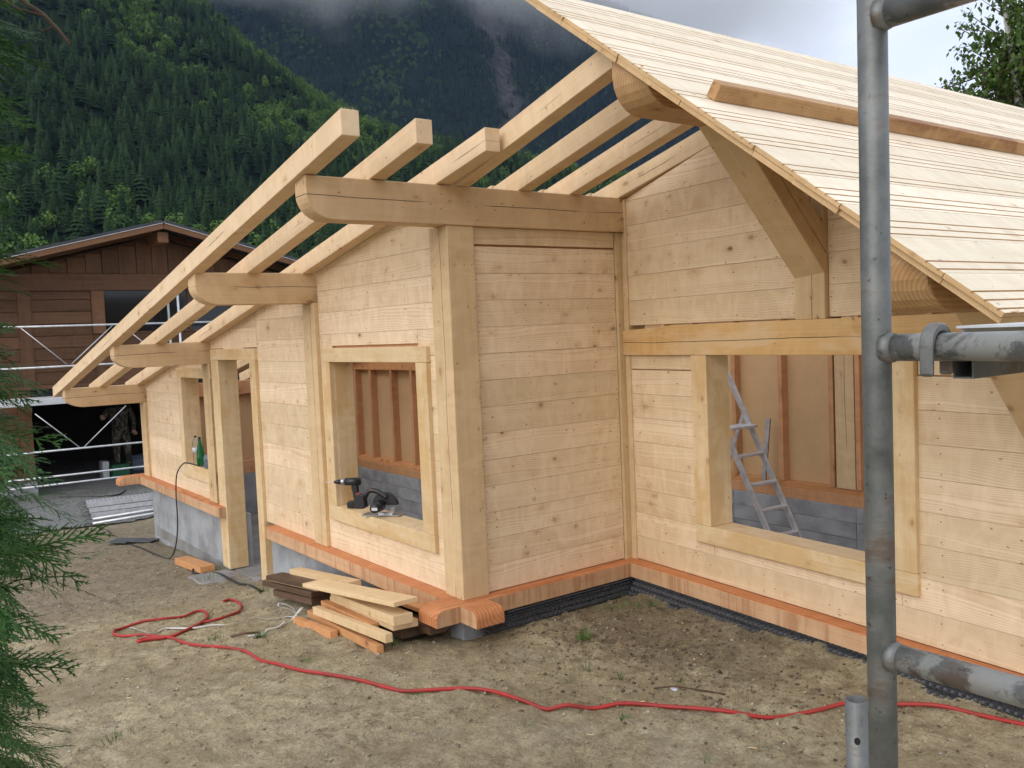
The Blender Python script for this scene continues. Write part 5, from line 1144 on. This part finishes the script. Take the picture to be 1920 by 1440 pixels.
def conifer(seed, slim=.2, layers=11):
    rg = np.random.RandomState(seed); V = []; Fc = []; hh = 1.0
    for l in range(layers):
        z = .12+.86*l/layers; r_ = slim*(1-l/layers)**.85*rg.uniform(.85, 1.1); n = 9; top = len(V); V.append((0, 0, min(1.0, z+.13)))
        a0 = rg.rand()*6.28; ring = []
        for k in range(2*n):
            a = a0+math.pi*k/n; rk = r_*(rg.uniform(.6, 1.3) if k % 2 == 0 else rg.uniform(.3, .65)); V.append((rk*math.cos(a), rk*math.sin(a), z-(.035 if k % 2 == 0 else -.01)-rg.rand()*.015)); ring.append(len(V)-1)
        for k in range(2*n): Fc.append((top, ring[k], ring[(k+1) % (2*n)]))
    # trunk
    b0 = len(V); V += [(.012, 0, 0), (-.006, .01, 0), (-.006, -.01, 0), (0, 0, .9)]; Fc += [(b0, b0+1, b0+3), (b0+1, b0+2, b0+3), (b0+2, b0, b0+3)]
    return np_mesh('spruce', np.array(V), np.array(Fc), 3)
def broadleaf(seed, n=260, w_=.36):
    rg = np.random.RandomState(seed); V = []; Fc = []
    lob = [(rg.normal(0, .13), rg.normal(0, .13), rg.uniform(.38, .82), rg.uniform(.14, .24)) for _ in range(9)]
    for k in range(n):
        lx, ly, lz, lr = lob[rg.randint(9)]; d = rg.normal(0, 1, 3); d /= np.linalg.norm(d); p = np.array([lx, ly, lz])+d*lr*rg.uniform(.75, 1.1); nn = d+rg.normal(0, .35, 3); nn /= np.linalg.norm(nn); u = np.cross(nn, [.3, .2, 1]); u /= np.linalg.norm(u); v = np.cross(nn, u); s_ = rg.uniform(.03, .06)
        b0 = len(V); V += [p-u*s_, p-v*s_*.8, p+u*s_, p+v*s_]; Fc.append((b0, b0+1, b0+2)); Fc.append((b0, b0+2, b0+3))
    b0 = len(V); V += [(.02, 0, 0), (-.01, .017, 0), (-.01, -.017, 0), (0, 0, .7)]; Fc += [(b0, b0+1, b0+3), (b0+1, b0+2, b0+3), (b0+2, b0, b0+3)]
    return np_mesh('broadleaf', np.array(V), np.array(Fc), 3)
CON = [conifer(1, .25, 11), conifer(2, .29, 10), conifer(3, .22, 12), conifer(4, .33, 9), conifer(5, .26, 11), conifer(6, .19, 12)]; BRO = [broadleaf(1), broadleaf(2), broadleaf(3)]
for me in CON: me.materials.append(M['spruce'])
for me in BRO: me.materials.append(M['broad'])
protoC = [bpy.data.objects.new('spruce_kind', m_) for m_ in CON]; protoB = [bpy.data.objects.new('broadleaf_kind', m_) for m_ in BRO]
def scatter(name, protos, P, sc, rot, label, cat):
    me = np_mesh(name, P, np.zeros((0, 3)), 3); o = obj(name, me, None)
    a = me.attributes.new('sc', 'FLOAT', 'POINT'); a.data.foreach_set('value', sc.astype(np.float32)); a = me.attributes.new('rz', 'FLOAT', 'POINT'); a.data.foreach_set('value', rot.astype(np.float32))
    ng = bpy.data.node_groups.new(name, 'GeometryNodeTree'); ng.interface.new_socket('Geometry', in_out='INPUT', socket_type='NodeSocketGeometry'); ng.interface.new_socket('Geometry', in_out='OUTPUT', socket_type='NodeSocketGeometry')
    gi = ng.nodes.new('NodeGroupInput'); go_ = ng.nodes.new('NodeGroupOutput'); ip = ng.nodes.new('GeometryNodeInstanceOnPoints'); jn = ng.nodes.new('GeometryNodeJoinGeometry')
    for p in protos:
        oi = ng.nodes.new('GeometryNodeObjectInfo'); oi.inputs[0].default_value = p; oi.inputs['As Instance'].default_value = True; ng.links.new(oi.outputs['Geometry'], jn.inputs[0])
    ip.inputs['Pick Instance'].default_value = True
    ns = ng.nodes.new('GeometryNodeInputNamedAttribute'); ns.data_type = 'FLOAT'; ns.inputs[0].default_value = 'sc'; nr = ng.nodes.new('GeometryNodeInputNamedAttribute'); nr.data_type = 'FLOAT'; nr.inputs[0].default_value = 'rz'
    cx = ng.nodes.new('ShaderNodeCombineXYZ'); ng.links.new(nr.outputs[0], cx.inputs[2]); ng.links.new(cx.outputs[0], ip.inputs['Rotation']); ng.links.new(ns.outputs[0], ip.inputs['Scale'])
    ng.links.new(gi.outputs[0], ip.inputs['Points']); ng.links.new(jn.outputs[0], ip.inputs['Instance']); ng.links.new(ip.outputs[0], go_.inputs[0])
    md = o.modifiers.new('scatter', 'NODES'); md.node_group = ng
    return tag(o, label, cat, kind='stuff')
rg = np.random.RandomState(17)
def sample(n, r0, r1, azr=(-92, -14)):
    az = rg.uniform(azr[0], azr[1], n); r_ = np.sqrt(rg.uniform(r0*r0, r1*r1, n)); return az, r_
# near slope
az1, r1 = sample(26000, 340, 1520); x1, y1, z1, t1, _ = terrain(az1, r1)
nrc = np.interp(az1, px2az(np.array(near_px)), near_rc); ok = r1 < nrc+60
az1, r1, x1, y1, z1, t1 = [a[ok] for a in (az1, r1, x1, y1, z1, t1)]
f1 = fbm(x1, y1, 1/95., 4, 91); pxs = 960+F0*np.tan(np.radians(az1+53.745))
bl = (f1+.30*np.clip(t1-.40, 0, 1)*1.5+.16*np.clip((pxs-560)/300, 0, 1)*(1-t1)-.10*(t1 < .35)*(pxs < 600)+rg.normal(0, .085, len(f1))) > .60
# deforested strip
sizes = rg.uniform(11, 23, len(x1))*np.where(t1 > .6, .85, 1.0)
order = np.argsort(r1); vis_near = order[(pxs[order] > 20) & (pxs[order] < 1000)][:120]; is_thing = np.zeros(len(x1), bool); is_thing[vis_near] = True
Pn = np.stack([x1, y1, z1-.5], 1); rot = rg.rand(len(x1))*6.28
s_c = (~bl) & (~is_thing); scatter('spruce_forest', protoC, Pn[s_c], sizes[s_c], rot[s_c], 'dense dark spruce forest covering the left mountain slope', 'forest')
s_b = bl & (~is_thing); scatter('broadleaf_forest', protoB, Pn[s_b], sizes[s_b]*.72, rot[s_b], 'light green broadleaf trees mixed into the left slope', 'forest')
for i in vis_near:
    me = BRO[i % 3] if bl[i] else CON[i % 6]; s_ = float(sizes[i]*(.72 if bl[i] else 1))
    o = bpy.data.objects.new('broadleaf_tree' if bl[i] else 'spruce_tree', me); COL.objects.link(o); o.location = Pn[i]; o.scale = (s_,)*3; o.rotation_euler = (0, 0, float(rot[i]))
    reg = 'left of the chalet roof' if pxs[i] < 120 else 'above the left slope of the chalet roof' if pxs[i] < 285 else 'above the chalet ridge behind the lowest rafter' if pxs[i] < 420 else 'seen between the long rafters' if pxs[i] < 600 else 'seen between the upper rafters'
    tag(o, ('rounded light green broadleaf tree ' if bl[i] else 'pointed dark spruce ')+reg, 'tree', ('broadleaf trees ' if bl[i] else 'spruces ')+reg)
# far mountain
az2, r2 = sample(46000, 1850, 3500, (-90, -16)); sc_ = scar(az2, r2); ok = rg.rand(len(az2)) > np.clip(sc_*1.1, 0, .97); az2, r2 = az2[ok], r2[ok]
x2, y2, z2, _, _ = terrain(az2, r2); P2 = np.stack([x2, y2, z2-.5], 1); b2 = (fbm(x2, y2, 1/160., 4, 101)+rg.normal(0, .06, len(x2))) > .635
s2_ = rg.uniform(17, 29, len(x2)); ro2 = rg.rand(len(x2))*6.28
scatter('far_spruce_forest', protoC, P2[~b2], s2_[~b2], ro2[~b2], 'distant dark spruce forest on the high mountain under the clouds', 'forest')
scatter('far_broadleaf_forest', protoB, P2[b2], s2_[b2]*.7, ro2[b2], 'distant paler tree patches on the high mountain', 'forest')

# ------------------------------------------------------------------ air and cloud
def volbox(name, lo, hi, mat):
    v = [(x, y, z) for x in (lo[0], hi[0]) for y in (lo[1], hi[1]) for z in (lo[2], hi[2])]
    f = [(0, 1, 3, 2), (4, 6, 7, 5), (0, 4, 5, 1), (2, 3, 7, 6), (0, 2, 6, 4), (1, 5, 7, 3)]; return obj(name, pymesh(name, v, f), mat)
hm = bpy.data.materials.new('haze_air'); hm.use_nodes = True; nt = hm.node_tree; nt.nodes.clear(); o_ = N(nt, 'ShaderNodeOutputMaterial'); pv = N(nt, 'ShaderNodeVolumePrincipled')
pv.inputs['Color'].default_value = (.42, .58, 1.0, 1); pv.inputs['Density'].default_value = .000030; nt.links.new(pv.outputs[0], o_.inputs['Volume'])
HZ = volbox('haze', (-5200, -1500, -3), (900, 5200, 2300), hm); tag(HZ, 'thin bluish mountain haze', 'haze', kind='stuff')

cm = bpy.data.materials.new('cloud_volume'); cm.use_nodes = True; nt = cm.node_tree; nt.nodes.clear(); o_ = N(nt, 'ShaderNodeOutputMaterial'); pv = N(nt, 'ShaderNodeVolumePrincipled')
g = N(nt, 'ShaderNodeNewGeometry').outputs['Position']; sp = N(nt, 'ShaderNodeSeparateXYZ'); nt.links.new(g, sp.inputs[0])
n_ = noise(nt, g, .0016, 4, .55); hz = math_(nt, 'ADD', math_(nt, 'MULTIPLY', sp.outputs[2], 1/420.), math_(nt, 'MULTIPLY', math_(nt, 'SUBTRACT', n_, .5), 2.6))
dn = math_(nt, 'MULTIPLY', N_clamp(nt, math_(nt, 'MULTIPLY', math_(nt, 'SUBTRACT', hz, 1.98), 2.0), 0, 1), math_(nt, 'MULTIPLY', N_clamp(nt, math_(nt, 'MULTIPLY', math_(nt, 'SUBTRACT', 2950, sp.outputs[1]), 1/500.), 0, 1), .0024))
pv.inputs['Color'].default_value = (1, 1, 1, 1); nt.links.new(dn, pv.inputs['Density']); nt.links.new(pv.outputs[0], o_.inputs['Volume'])
CL = volbox('cloud', (-4300, 300, 700), (-1000, 2980, 1400), cm); tag(CL, 'low grey cloud hiding the mountain top', 'cloud', kind='stuff')
